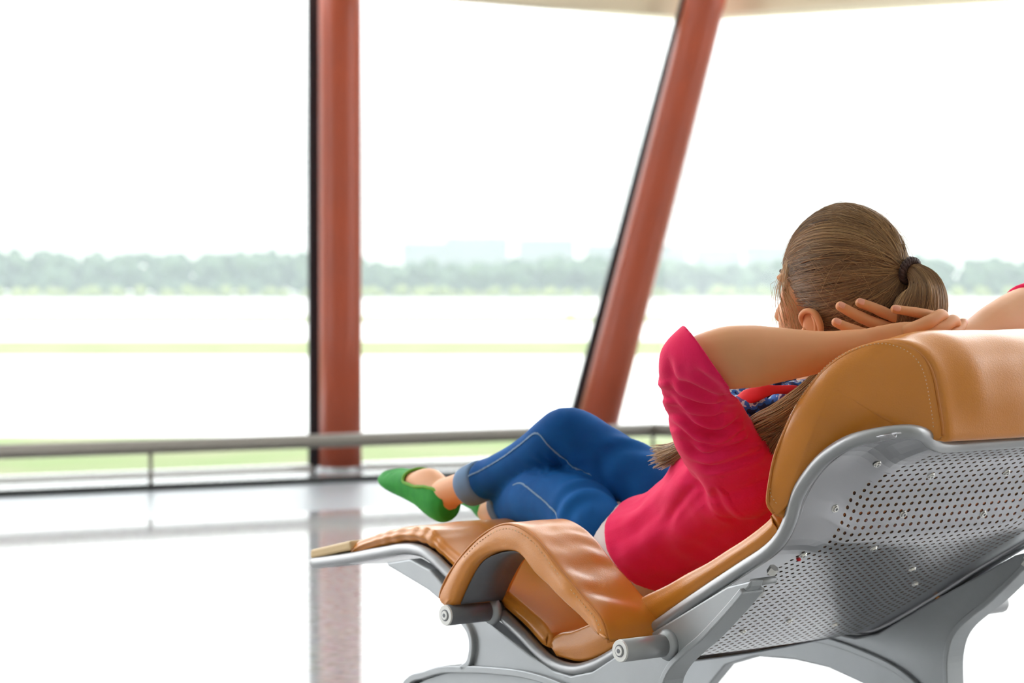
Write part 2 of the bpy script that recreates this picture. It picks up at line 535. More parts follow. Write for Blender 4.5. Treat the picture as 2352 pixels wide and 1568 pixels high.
def mullion(name, a, b, z1, label):
    r = empty(name, (a[0], a[1], 0)); tag(r, label, 'mullion')
    mb = MB(); dx, dy = b[0] - a[0], b[1] - a[1]
    h = np.array([dL * 0.034, dL * 0.034 + nL * 0.03, -dL * 0.034 + nL * 0.03, -dL * 0.034])
    mb.add([(p[0], p[1], 0) for p in h] + [(p[0] + dx, p[1] + dy, z1) for p in h], [(3, 2, 1, 0), (4, 5, 6, 7)] + [(i, (i + 1) % 4, (i + 1) % 4 + 4, i + 4) for i in range(4)])
    mb.build('post', M['mullion'], r, bevel=0.004)
    mb = MB()
    h = h * np.array([0.12]) - dL * 0.037
    mb.add([(p[0], p[1], 0) for p in h] + [(p[0] + dx, p[1] + dy, z1) for p in h], [(3, 2, 1, 0), (4, 5, 6, 7)] + [(i, (i + 1) % 4, (i + 1) % 4 + 4, i + 4) for i in range(4)])
    mb.build('gasket', M['gasket'], r)
    return r


mullion('window_mullion', mulL, mulL, HALL, 'dark upright window mullion beside the vertical terracotta column')
mullion('window_mullion', mull0, mull0 + (mull1 - mull0) * HALL / 2.9, HALL, 'dark slanting window mullion beside the leaning terracotta column')


def column(base, head, z1, label):
    r = empty('round_column', (base[0], base[1], 0)); tag(r, label, 'column')
    d = head - base
    mb = MB(); tube(mb, [(0, 0, 0.0), (d[0] * 0.5, d[1] * 0.5, z1 * 0.5), (d[0], d[1], z1)], 0.119, 40, n=12)
    mb.build('shaft', M['column'], r, smooth=True)
    mb = MB(); tube(mb, [(0, 0, 0.0), (0, 0, 0.018)], [0.14, 0.135], 40)
    mb.build('base_ring', M['steel'], r, smooth=False)
    return r


column(COLL, COLL, HALL, 'upright terracotta round steel column left of the reclining woman')
column(LEAN0, LEAN0 + (LEAN1 - LEAN0) * HALL / 2.9, HALL, 'leaning terracotta round steel column behind the raised knee')

# low bumper rail
rail = empty('bumper_rail', (P1[0], P1[1], 0)); tag(rail, 'low grey tubular bumper rail running in front of the windows', 'rail')
mb = MB()
for dd, n in ((-dL, 12), (dR, 8)):
    q = dd * n
    tube(mb, [(0, 0, 0.218), (q[0], q[1], 0.218)], 0.036, 20)
mb.build('rail_tube', M['rail'], rail, smooth=True)
for s in (0.0, -2.995, -5.99, -8.98):
    q = dL * s
    mb = MB(); tube(mb, [(q[0], q[1], 0), (q[0], q[1], 0.19)], 0.011, 12)
    mb.build('rail_post', M['rail'], rail, smooth=True)
for s in (3.0, 6.0):
    q = dR * s
    mb = MB(); tube(mb, [(q[0], q[1], 0), (q[0], q[1], 0.19)], 0.011, 12)
    mb.build('rail_post', M['rail'], rail, smooth=True)

# ------------------------------------------------------------------ outside: airfield
GZ = -0.15


def ground(name, y0, y1, m, label, z=GZ):
    o = MB().box(-700, 700, y0, y1, z - 0.3, z).build(name, m)
    tag(o, kind='structure'); return o


ground('ground_near_grass', 14.9, 19.0, M['grass'], '', GZ + 0.004).name = 'grass_verge'
ground('concrete_apron', 19.0, 43.0, M['concrete'], '')
ground('grass_verge', 43.0, 55.5, M['grass'], '', GZ + 0.01)
ground('concrete_taxiway', 55.5, 88.0, M['concrete'], '')
ground('grass_verge', 88.0, 110.0, M['grass'], '', GZ + 0.01)
ground('concrete_runway', 110.0, 380.0, M['concrete'], '')
ground('grass_verge', 380.0, 1600.0, M['grass'], '', GZ)

crowns = []
for k in range(4):
    bm = bmesh.new()
    for q in range(9):
        bmesh.ops.create_icosphere(bm, subdivisions=2, radius=random.uniform(0.9, 1.5),
                                   matrix=Matrix.Translation((random.uniform(-1.5, 1.5), random.uniform(-1.3, 1.3), random.uniform(1.6, 5.8) if q else 6.0)))
    for v in bm.verts:
        v.co += Vector((fbm(v.co, 0.9), fbm(v.co + Vector((9, 0, 0)), 0.9), fbm(v.co + Vector((0, 9, 0)), 0.9))) * 0.45
    me = bpy.data.meshes.new('crown'); bm.to_mesh(me); bm.free(); me.materials.append(M['foliage'])
    me.polygons.foreach_set('use_smooth', [True] * len(me.polygons))
    crowns.append(me)
mb = MB(); tube(mb, [(0, 0, 0), (0.1, 0, 2), (0, 0, 4.5)], [0.22, 0.16, 0.08], 8)
trunk_me = mb.mesh('trunk'); trunk_me.materials.append(M['trunk'])
x = -150.0; k = 0
while x < 165:
    px = 1176 + x / 430 * 5552
    h = 1.10 + 0.08 * math.sin(x * 0.11) + random.uniform(-0.07, 0.10)
    if px < 480: h += 0.10
    if px > 820: h -= 0.14
    t = empty('tree', (x, 430 + random.uniform(-9, 14), GZ), random.uniform(0, 6))
    t.scale = (1.25, 1.25, h)
    tag(t, 'hazy green tree in the row beyond the runway', 'tree', 'trees in the row beyond the runway')
    for nm, me in (('crown', crowns[k % 4]), ('trunk', trunk_me)):
        o = bpy.data.objects.new(nm, me); COL.objects.link(o); o.parent = t
    x += random.uniform(1.3, 2.2); k += 1
bm = bmesh.new()
for q in range(5):
    bmesh.ops.create_icosphere(bm, subdivisions=2, radius=random.uniform(0.6, 1.0), matrix=Matrix.Translation((random.uniform(-1, 1), random.uniform(-.6, .6), random.uniform(0.4, 1.1))))
for v in bm.verts: v.co += Vector((fbm(v.co, 1.2), fbm(v.co + Vector((9, 0, 0)), 1.2), 0.6 * fbm(v.co + Vector((0, 9, 0)), 1.2))) * 0.3
bush_me = bpy.data.meshes.new('shrub'); bm.to_mesh(bush_me); bm.free(); bush_me.materials.append(M['foliage2'])
bush_me.polygons.foreach_set('use_smooth', [True] * len(bush_me.polygons))
x = -148.0
while x < 162:
    o = bpy.data.objects.new('shrub', bush_me); COL.objects.link(o)
    o.location = (x, 412 + random.uniform(-4, 4), GZ); o.rotation_euler = (0, 0, random.uniform(0, 6)); o.scale = (1.3, 1.3, random.uniform(0.8, 1.25))
    tag(o, 'yellow green shrub at the foot of the far tree row', 'shrub', 'shrubs at the foot of the far tree row')
    x += random.uniform(2.2, 4.6)


def far_building(px0, px1, py, D, label):
    x0 = (px0 - 1176) / 5552 * D; x1 = (px1 - 1176) / 5552 * D; h = 1.0 + (668 - py) / 5552 * D - GZ
    r = empty('far_building', ((x0 + x1) / 2, D, GZ)); tag(r, label, 'building')
    w = (x1 - x0) / 2
    MB().box(-w, w, 0, 14, 0, h - 0.8).build('wall', M['facade'], r)
    MB().box(-w - 0.3, w + 0.3, -0.3, 14.3, h - 0.8, h).build('parapet', M['facade'], r)
    for z in np.arange(2.2, h - 2.0, 3.2):
        MB().box(-w + 0.8, w - 0.8, -0.06, 0.1, z, z + 1.4).build('window_band', M['windowglass'], r)
    return r


far_building(925, 1028, 558, 900, 'lower hazy pale block at left of the far skyline')
far_building(1024, 1166, 546, 920, 'tall wide hazy pale block in the far skyline')
far_building(1192, 1318, 550, 910, 'hazy flat roofed block right of the tall wide one')
far_building(1350, 1420, 563, 940, 'hazy far block half hidden by the leaning mullion')
far_building(1500, 1577, 564, 950, 'hazy far block just right of the leaning column')
far_building(1602, 1702, 571, 960, 'hazy low far block between leaning column and head')
far_building(1718, 1830, 566, 930, 'hazy far block partly hidden behind the head')

mk = empty('taxiway_marker', ((1310 - 1176) / 5552 * 100, 100, GZ)); tag(mk, 'tiny orange marker on the thin grass strip', 'marker')
MB().box(-0.12, 0.12, -0.05, 0.05, 0.12, 0.24).build('board', M['orange'], mk)
MB().box(-0.02, 0.02, -0.02, 0.02, 0, 0.12).build('stake', M['trunk'], mk)

hz = bpy.data.materials.new('air_haze'); hz.use_nodes = True
nt = hz.node_tree; nt.nodes.clear()
out = nt.nodes.new('ShaderNodeOutputMaterial'); vs = nt.nodes.new('ShaderNodeVolumeScatter')
vs.inputs['Color'].default_value = (0.84, 0.96, 1.0, 1); vs.inputs['Density'].default_value = HAZE_SCATTER
va = nt.nodes.new('ShaderNodeVolumeAbsorption'); va.inputs['Color'].default_value = (0.05, 0.05, 0.05, 1); va.inputs['Density'].default_value = HAZE_ABSORB
ad = nt.nodes.new('ShaderNodeAddShader'); nt.links.new(vs.outputs[0], ad.inputs[0]); nt.links.new(va.outputs[0], ad.inputs[1])
nt.links.new(ad.outputs[0], out.inputs['Volume'])
o = MB().box(-600, 600, 60, 1500, GZ + 0.02, 90).build('haze', hz)
tag(o, 'thin pale haze lying over the far airfield', 'haze', kind='stuff')

# ------------------------------------------------------------------ the lounge chair (local x across, y towards the feet, z up)
W = 0.64
chair = empty('lounge_chair', CHAIR_O, CHAIR_R)
tag(chair, 'tan leather reclining lounge chair with perforated silver metal back', 'lounge chair')

TUBE = [(1.338, .523), (1.235, .540), (1.135, .559), (1.074, .570), (1.026, .570), (.990, .559), (.944, .536), (.887, .513), (.821, .488), (.767, .461),
        (.724, .437), (.687, .423), (.641, .420), (.596, .432), (.551, .453), (.465, .501), (.373, .555), (.284, .605), (.232, .634), (.203, .658),
        (.186, .685), (.174, .716), (.153, .744), (.121, .773), (.077, .796)]
TR = 0.0098
top = [(0.012, .034, .808), (0.04, .008, .812), (.075, .010, .806), (.11, .025, .793), (.15, .034, .787), (.22, .036, .787), (W / 2, .036, .787)]
left = [(0, y, z) for y, z in TUBE] + top
right = [(W - x, y, z) for x, y, z in left[::-1]][1:]
mb = MB(); tube(mb, left + right, TR, 14, n=420)
mb.build('frame_tube', M['steel'], chair, smooth=True)
mb = MB(); tube(mb, [(0, 1.338, .523), (W, 1.338, .523)], TR, 14)
mb.build('foot_tube', M['steel'], chair, smooth=True)

# pan profiles: side edge and middle (the middle dips where the pillow hangs over)
lo = [(.66, .424), (.62, .427), (.596, .432), (.551, .453), (.465, .501), (.373, .555), (.284, .605), (.232, .634), (.206, .655)]
PA = catmull(lo + [(.186, .685), (.172, .716), (.153, .744), (.121, .773), (.077, .796), (.03, .807), (.006, .811)], 62)
PBm = catmull(lo + [(.190, .685), (.174, .712), (.153, .735), (.121, .757), (.08, .773), (.036, .785)], 62)
PITCH = 0.0168
nc = int(round((W - 0.03) / PITCH)); pv = (W - 0.03) / nc


def pan_pt(s, x):
    """s: row number (may be fractional), x across"""
    i = min(int(s), len(PA) - 2); f = s - i
    a = PA[i] * (1 - f) + PA[i + 1] * f; b_ = PBm[i] * (1 - f) + PBm[i + 1] * f
    e = min(x, W - x); k = float(sstep(0.05, 0.15, e))
    p = a * (1 - k) + b_ * k
    sag = 0.006 * math.sin(math.pi * min(max(x / W, 0), 1)) ** 0.6 * float(sstep(0, 6, s)) * (1 - float(sstep(48, 60, s)))
    return (x, p[0] - 0.55 * sag, p[1] - 0.83 * sag)


mb = MB(); V = []; Fc = []; idx = {}


def pv_id(s, x):
    key = (round(s, 4), round(x, 5))
    if key not in idx:
        idx[key] = len(V); V.append(pan_pt(s, x))
    return idx[key]


nrow = len(PA) - 1
for i in range(nrow):
    for j in range(nc):
        x0 = 0.015 + j * pv; e = min(j, nc - 1 - j)
        ys = i + 0.5
        border = 3 + (0 if ys < 38 else 1.2) + max(0, (ys - 46)) * 0.45
        if ys < 5: border = 99
        hole = e >= border and i < nrow - 2
        c = [pv_id(i, x0), pv_id(i, x0 + pv), pv_id(i + 1, x0 + pv), pv_id(i + 1, x0)]
        if not hole:
            Fc.append(tuple(c)); continue
        outer = [c[0], pv_id(i, x0 + pv / 2), c[1], pv_id(i + .5, x0 + pv), c[2], pv_id(i + 1, x0 + pv / 2), c[3], pv_id(i + .5, x0)]
        inner = []
        for q in range(8):
            a = math.radians(-135 + 45 * q)
            inner.append(pv_id(i + .5 + .255 * math.sin(a), x0 + pv / 2 + .225 * pv * math.cos(a)))
        for q in range(8):
            Fc.append((outer[q], outer[(q + 1) % 8], inner[(q + 1) % 8], inner[q]))
pan = mkobj('perforated_back', pydata('perforated_back', V, Fc), M['shell'], chair, smooth=False)
so = pan.modifiers.new('solid', 'SOLIDIFY'); so.thickness = 0.0022; so.offset = 0
# rim where the pan meets the tube
for xe, sgn in ((0.0, 1), (W, -1)):
    V = []; Fc = []
    for i in range(len(PA)):
        a = PA[i]
        for t, (dx, up) in enumerate(((0.004, 0.000), (0.010, -0.006), (0.016, 0.0))):
            V.append((xe + sgn * dx, a[0] + 0.5 * up, a[1] + 0.8 * up))
    for i in range(len(PA) - 1):
        for t in range(2):
            q = i * 3 + t; Fc.append((q, q + 1, q + 4, q + 3))
    o = mkobj('side_flange', fixn(pydata('side_flange', V, Fc)), M['shell'], chair)
    so = o.modifiers.new('solid', 'SOLIDIFY'); so.thickness = 0.002

# pan under legs and seat
front = catmull([(1.33, .524), (1.235, .541), (1.135, .560), (1.074, .571), (1.026, .571), (.990, .560), (.944, .537), (.887, .514), (.821, .489), (.767, .462), (.724, .438), (.687, .424), (.65, .421)], 60)
V = []; Fc = []
for i, (y, z) in enumerate(front):
    for j in range(9): V.append((0.008 + (W - 0.016) * j / 8, y, z - 0.002 - 0.012 * math.sin(math.pi * j / 8)))
for i in range(59):
    for j in range(8): Fc.append((i * 9 + j, i * 9 + j + 1, i * 9 + j + 10, i * 9 + j + 9))
o = mkobj('seat_pan', fixn(pydata('seat_pan', V, Fc)), M['shell'], chair)
so = o.modifiers.new('solid', 'SOLIDIFY'); so.thickness = 0.002

# screws on the back pan
sc_mb = MB()
an = [2 * math.pi * k / 16 for k in range(16)]
for rr, z0, z1 in ((0.0065, 0, 0.0012), (0.0048, 0.0012, 0.0032)):
    sc_mb.add([(rr * math.cos(a), rr * math.sin(a), z0) for a in an] + [(rr * .9 * math.cos(a), rr * .9 * math.sin(a), z1) for a in an], ring_faces(2, 16))
sc_me = sc_mb.mesh('screw'); sc_me.materials.append(M['chrome'])
sk = MB(); sk.add([(.0024 * math.cos(a), .0024 * math.sin(a), 0.0028) for a in an[::3]] + [(.0024 * math.cos(a), .0024 * math.sin(a), 0.0034) for a in an[::3]], ring_faces(2, 6))
sk_me = sk.mesh('hex_socket'); sk_me.materials.append(M['darksteel'])
for s, x in ((52.5, .105), (44.5, .082), (37, .082), (51, .245), (45, .235), (39, .225), (50.5, .42), (44, .42), (30, .42), (16, .30), (11, .11), (14, .22), (24, .5), (12, .45)):
    p = Vector(pan_pt(s, x)); p2 = Vector(pan_pt(s + .5, x)); t = (p2 - p).normalized(); n = Vector((1, 0, 0)).cross(t)
    if n.y > 0: n = -n
    o = bpy.data.objects.new('screw', sc_me); COL.objects.link(o); o.parent = chair
    xa = Vector((1, 0, 0)); R = Matrix((xa, n.cross(xa), n)).transposed()
    o.matrix_local = Matrix.Translation(p + n * 0.0012) @ R.to_4x4()
    h = bpy.data.objects.new('hex_socket', sk_me); COL.objects.link(h); h.parent = o


# cushions
def puff(me, amp, scale, seed=0, fold=None):
    V = verts(me); N = vnormals(me); d = np.zeros(len(V))
    for i, p in enumerate(V):
        q = Vector((p[0] + seed, p[1], p[2]))
        d[i] = amp * noise.noise(q * scale)
        if fold is not None: d[i] += fold(p)
    setverts(me, V + N * d[:, None])


def dense(me, it=1):
    bm = bmesh.new(); bm.from_mesh(me)
    bmesh.ops.triangulate(bm, faces=[f for f in bm.faces if len(f.verts) > 4])
    bmesh.ops.recalc_face_normals(bm, faces=bm.faces[:])
    bm.to_mesh(me); bm.free(); return me


SEAT_T = [(1.236, .552), (1.212, .572), (1.155, .589), (1.081, .604), (1.033, .608), (.998, .604), (.952, .581), (.843, .537), (.765, .506), (.722, .485), (.700, .466)]
SEAT_B = [(1.225, .545), (1.20, .553), (1.135, .571), (1.074, .582), (1.026, .582), (.990, .571), (.944, .548), (.887, .525), (.821, .500), (.767, .473), (.724, .449), (.704, .446)]
mb = MB(); cushion(mb, SEAT_T, SEAT_B, 0.002, W - 0.002, 0.007, 110, 40, 0.004, 0.004)
me = dense(mb.mesh('seat_cushion'))
puff(me, 0.0022, 14, 0, lambda p: 0.0011 * math.sin(p[1] * 210 + p[2] * 60 + 3 * noise.noise(Vector(p) * 12)) * float(sstep(.95, 1.0, p[1])) * float(1 - sstep(1.12, 1.2, p[1])) * float(1 - sstep(.0, .12, p[0])))
mkobj('seat_cushion', me, M['leather'], chair)

BACK_T = [(.706, .448), (.699, .462), (.680, .472), (.655, .477), (.619, .491), (.558, .516), (.491, .546), (.388, .594), (.299, .639), (.245, .672), (.222, .690)]
BACK_B = [(.690, .434), (.641, .432), (.596, .444), (.551, .465), (.465, .513), (.373, .567), (.284, .617), (.232, .646), (.205, .668)]
mb = MB(); cushion(mb, BACK_T, BACK_B, 0.002, W - 0.002, 0.007, 110, 40, 0.004, 0.003)
me = dense(mb.mesh('back_cushion'))
puff(me, 0.0022, 14, 5)
mkobj('back_cushion', me, M['leather'], chair)

# head pillow: full section, its near end face slants back (the end is rounded in plan)
CAPO = [(.196, .684), (.208, .694), (.213, .709), (.210, .739), (.203, .776), (.190, .811), (.174, .845), (.152, .881), (.126, .909), (.098, .926), (.066, .935), (.040, .931), (.019, .918), (.005, .895),
        (-.003, .858), (-.009, .803), (.004, .797), (.03, .806), (.045, .812), (.075, .806), (.10, .799), (.14, .768), (.165, .735), (.182, .705)]
NP = 160
CP = closed_resample(CAPO, NP); CN = poly_normals(CP)


def vcap(u): return 0.0927 - 0.545 * u


rings = []
xs_full = np.linspace(vcap(-.012) + .012, W - vcap(-.012) - .012, 46)


def capring(k, side):
    """k 0..1 from the centre of the end face out to its rim, then rolling over the rim"""
    cy, cz = .12, .87
    out = []
    for i in range(NP):
        y, z = CP[i]
        yy = cy + (y - cy) * k; zz = cz + (z - cz) * k
        bulge = 0.016 * (1 - k ** 2.2)
        x = vcap(yy) - bulge
        out.append((x if side < 0 else W - x, yy, zz))
    return out


for k in (0.05, .25, .45, .62, .76, .86, .92, .955): rings.append(capring(k, -1))
# rim roll
for a in (0.0, .5, 1.0):
    rg = []
    for i in range(NP):
        y, z = CP[i]; n = CN[i]
        o_ = 0.0075 * (1 - math.sin(a * math.pi / 2)); x = vcap(y) + 0.0085 * (1 - math.cos(a * math.pi / 2)) + 0.001
        rg.append((x, y - n[0] * o_, z - n[1] * o_))
    rings.append(rg)
for x in xs_full:
    rg = []; t = (x - xs_full[0]) / (xs_full[-1] - xs_full[0])
    for i in range(NP):
        y, z = CP[i]; n = CN[i]
        lo_ = vcap(y) + .010; hi_ = W - lo_
        xx = lo_ + (hi_ - lo_) * (0.02 + 0.96 * t)
        e = min(xx - lo_, hi_ - xx)
        sw = 0.010 * float(sstep(0, .07, e)) * float(sstep(.80, .86, z))
        rg.append((xx, y + n[0] * sw, z + n[1] * sw))
    rings.append(rg)
for a in (1.0, .5, 0.0):
    rg = []
    for i in range(NP):
        y, z = CP[i]; n = CN[i]
        o_ = 0.0075 * (1 - math.sin(a * math.pi / 2)); x = W - (vcap(y) + 0.0085 * (1 - math.cos(a * math.pi / 2)) + 0.001)
        rg.append((x, y - n[0] * o_, z - n[1] * o_))
    rings.append(rg)
for k in (.955, .92, .86, .76, .62, .45, .25, .05): rings.append(capring(k, 1))
mb = MB(); mb.add([p for r in rings for p in r], ring_faces(len(rings), NP))
me = dense(mb.mesh('head_pillow'))


def pillow_fold(p):
    # gathered creases at the lower front corner of the end face
    d = math.hypot(p[1] - .2, p[2] - .70)
    return 0.0022 * math.sin(math.atan2(p[2] - .66, p[1] - .17) * 16) * math.exp(-(d / .035) ** 2)


puff(me, 0.0015, 16, 3, pillow_fold)
pillow = mkobj('head_pillow', me, M['leather'], chair)
# piping along the rim of the near end and its stitches
rim = [(vcap(y) - 0.0005, y - n[0] * 0.006, z - n[1] * 0.006) for (y, z), n in zip(CP, CN)]
i0 = int(np.argmin(np.linalg.norm(CP - np.array([.205, .69]), axis=1))); i1 = int(np.argmin(np.linalg.norm(CP - np.array([-.009, .803]), axis=1)))
seq = [rim[(i0 + k) % NP] for k in range((i1 - i0) % NP + 1)]
mb = MB(); tube(mb, seq, 0.0023, 8)
mb.build('piping', M['leather_seam'], pillow, smooth=True)
KS = .90
ins = resample(np.array([(vcap(.12 + (y - .12) * KS) - .016 * (1 - KS ** 2.2) - .0008, .12 + (y - .12) * KS, .87 + (z - .87) * KS) for y, z in
                         [CP[(i0 + k) % NP] for k in range((i1 - i0) % NP + 1)]]), 260)


def stitches(name, path, parent, step=3, r=0.0006):
    mb = MB()
    for k in range(0, len(path) - 2, step):
        a, b_ = path[k], path[k + 1] * .9 + path[k + 2] * .1 if step > 2 else path[k + 1]
        tube(mb, [a, b_], r, 5)
    o = mb.build(name, M['thread'], parent); tag(o, kind='stuff'); return o


stitches('stitching', ins, pillow)

# arm rests
ARMOUT = [(.833, .502), (.854, .514), (.844, .541), (.811, .578), (.762, .617), (.709, .643), (.667, .648), (.616, .631), (.556, .587), (.507, .553), (.468, .525), (.452, .492)]
ARMIN = [(.483, .501), (.516, .520), (.566, .547), (.616, .575), (.651, .599), (.677, .606), (.719, .600), (.762, .582), (.794, .545), (.816, .512)]


def armrest(x0, x1, name='armrest'):
    ao = catmull(ARMOUT, 60); ai = catmull(ARMIN, 60)
    mb = MB(); cushion(mb, ARMOUT, ARMIN[::-1], x0, x1, 0.007, 90, 18, 0.0, 0.002)
    me = dense(mb.mesh('armrest'))
    V = verts(me)
    mid = 0.5 * (x0 + x1)

    def fold(p):
        top_ = float(sstep(.44, .50, p[1])) * float(1 - sstep(.58, .66, p[1]))
        w = 1 - abs(p[0] - mid) / (0.5 * abs(x1 - x0)); w = max(0, min(1, 2 * w))
        ph = p[1] * 150 + p[0] * 40 + 5 * noise.noise(Vector((p[0] * 14, p[1] * 8, 0)))
        return 0.0018 * math.sin(ph) * top_ * w + 0.002 * noise.noise(Vector((p[0] * 22, p[1] * 22, p[2] * 22)))
    puff(me, 0.0, 10, 0, fold)
    o = mkobj(name, me, M['leather'], chair)
    # dark underside lining
    li = catmull(ARMIN, 40)
    T = np.gradient(li, axis=0); T /= np.linalg.norm(T, axis=1)[:, None]; n = np.stack([T[:, 1], -T[:, 0]], 1)
    s = -1
    V = []; Fc = []
    q = li + n * 0.0015 * (1 if n[20][1] < 0 else -1)
    for (y, z) in q: V += [(x0 + .014, y, z), (x1 - .014, y, z)]
    for i in range(39): Fc.append((2 * i, 2 * i + 1, 2 * i + 3, 2 * i + 2))
    l = mkobj('lining', fixn(pydata('lining', V, Fc)), M['darksteel'], o)
    so = l.modifiers.new('solid', 'SOLIDIFY'); so.thickness = 0.002
    xe = x0 if x0 < 0 else x1; sg = 1 if x0 < 0 else -1
    aN = np.gradient(ao, axis=0); aN /= np.linalg.norm(aN, axis=1)[:, None]; aN = np.stack([-aN[:, 1], aN[:, 0]], 1)
    if aN[30][1] < 0: aN = -aN
    pip = [(xe + sg * .002, y - nn[0] * 0.002, z - nn[1] * .002) for (y, z), nn in zip(ao, aN)]
    mb = MB(); tube(mb, pip[3:], 0.0018, 8); mb.build('piping', M['leather_seam'], o, smooth=True)
    st = resample(np.array([(xe - sg * .0006, y - nn[0] * .009, z - nn[1] * .009) for (y, z), nn in zip(ao[14:-2], aN[14:-2])]), 150)
    stitches('stitching', st, o)
    return o


armrest(-.10, .012)
armrest(W - .012, W + .10)


# cast side legs, arm rest stubs
PLATE = [(1.111, .544), (1.044, .556), (.991, .543), (.950, .518), (.849, .477), (.730, .431), (.678, .415), (.637, .412), (.587, .425), (.547, .447), (.470, .491), (.414, .520), (.342, .558), (.298, .581), (.250, .594),
         (.253, .585), (.289, .553), (.342, .507), (.378, .481), (.410, .455), (.428, .426), (.434, .38), (.424, .3), (.385, .15), (.31, .03), (.31, 0), (.43, 0), (.51, .12), (.565, .27), (.617, .336),
         (.70, .354), (.78, .358), (.873, .353), (.95, .328), (1.02, .26), (1.08, .12), (1.11, 0), (1.22, 0), (1.22, .03), (1.18, .15), (1.11, .29), (1.044, .343), (.997, .365), (.950, .380), (.893, .392), (.880, .41),
         (.875, .437), (.893, .468), (.997, .510), (1.105, .539)]


def leg(xa, xb, sg):
    mb = MB(); prism(mb, PLATE, xa, xb)
    o = mb.build('side_leg', M['cast'], chair, bevel=0.003)
    # ribs standing proud of the plate edges
    xm = (xa + xb) / 2
    def rib(pts, hw, th, name):
        C = catmull(pts, 50); T = np.gradient(C, axis=0); T /= np.linalg.norm(T, axis=1)[:, None]; n = np.stack([-T[:, 1], T[:, 0]], 1) * th
        V = []
        for p, q in zip(C, n):
            V += [(xm - hw, *(p - q)), (xm + hw, *(p - q)), (xm + hw, *(p + q)), (xm - hw, *(p + q))]
        m_ = MB(); m_.add(V, ring_faces(50, 4)); m_.build(name, M['cast'], o, bevel=0.002)
    rib([(1.10, .285), (1.044, .352), (.997, .370), (.950, .384), (.888, .392), (.827, .398), (.74, .402), (.66, .396), (.56, .376), (.50, .350), (.46, .315)], .021, .006, 'arch_rib')
    rib([(.905, .475), (.880, .455), (.873, .432), (.880, .405), (.90, .392)], .021, .005, 'front_rib')
    rib([(.262, .579), (.289, .553), (.342, .507), (.378, .481), (.410, .455), (.428, .426), (.434, .38), (.424, .3), (.385, .15)], .021, .005, 'rear_rib')
    for y, z in ((.828, .493), (.421, .484)):
        m_ = MB(); tube(m_, [(xm, y, z), (xm + sg * .105, y, z)], 0.0165, 24); st = m_.build('arm_stub', M['darksteel' if y > .6 else 'steel'], o, smooth=True)
        st.data.polygons.foreach_set('use_smooth', [len(p.vertices) == 4 for p in st.data.polygons])
        m_ = MB(); e_ = xm + sg * .105
        tube(m_, [(e_, y, z), (e_ + sg * .0025, y, z)], [0.0165, .0155], 24); m_.build('end_washer', M['bright'], o)
        m_ = MB(); tube(m_, [(e_ + sg * .002, y, z), (e_ + sg * .0032, y, z)], [0.0095, .009], 20); m_.build('bolt_recess', M['darksteel'], o)
        m_ = MB(); tube(m_, [(e_ + sg * .002, y, z), (e_ + sg * .0045, y, z)], [0.0078, .0068], 20); m_.build('bolt_head', M['bright'], o)
        m_ = MB(); tube(m_, [(e_ + sg * .004, y, z), (e_ + sg * .0049, y, z)], 0.0035, 6); m_.build('hex_socket', M['darksteel'], o)
        # boss where the stub meets the plate
        m_ = MB(); tube(m_, [(xm + sg * .012, y, z), (xm + sg * .018, y, z), (xm + sg * .024, y, z)], [0.024, .021, .0165], 24); m_.build('boss', M['cast'], o, smooth=True)
    # clamp with two bolts under the back
    m_ = MB(); tube(m_, [(xm, .262, .588), (xm - sg * .035, .25, .592)], [.006, .005], 10); m_.build('clamp_tab', M['steel'], o, smooth=True)
    for d in (-.012, .012):
        m_ = MB(); tube(m_, [(xm - sg * .022, .256 - d * .8, .590 + d), (xm - sg * .022, .256 - d * 1.4, .590 + d * 1.7)], .007, 6); m_.build('clamp_bolt', M['chrome'], o)
    # foot pad
    for y in (.37, 1.165):
        MB().box(xm - .03, xm + .03, y - .06, y + .055, 0.0, .008).build('foot_pad', M['darksteel'], o, bevel=.002)


leg(-.012, .014, -1)
leg(W - .014, W + .012, 1)
for y, z in ((.98, .505),):
    mb = MB(); tube(mb, [(0.01, y, z), (W - 0.01, y, z)], .014, 16); mb.build('cross_bar', M['cast'], chair, smooth=True)

# foot board
mb = MB(); prism(mb, [(1.345, .530), (1.345, .546), (1.225, .572), (1.222, .556)], -.004, W + .004)
mb.build('foot_board', M['beige'], chair, bevel=.004)
# small red mark on the shell
p = Vector(pan_pt(36.0, .085))
mb = MB(); ellipsoid(mb, (p.x, p.y - .001, p.z - .002), (.004, .003, .0025), None, 10, 6); mb.build('paint_spot', M['scarf_red'], chair, smooth=True)

# ------------------------------------------------------------------ the person
person_parts = []
HC_ = np.array([.25, .318, 1.008])
U = np.array


FA = math.radians(13)


def fo(x, y, z):
    return HC_ + U([x * math.cos(FA) - y * math.sin(FA), x * math.sin(FA) + y * math.cos(FA), z])


def sect(c, a, b, A=(1, 0, 0), B=(0, .54, .84)):
    A = np.array(A, float); A /= np.linalg.norm(A); B = np.array(B, float); B /= np.linalg.norm(B)
    return (*c, *(A * a), *(B * b))


def limb_secs(P, R, flat=1.0, ref=(0, 0, 1)):
    """round sections along a limb path"""
    P = np.array(P, float); T = np.gradient(P, axis=0); T /= np.linalg.norm(T, axis=1)[:, None]
    out = []
    for p, t, r in zip(P, T, R):
        a = np.cross(t, ref); a /= np.linalg.norm(a); b_ = np.cross(a, t)
        out.append((*p, *(a * r), *(b_ * r * flat)))
    return out


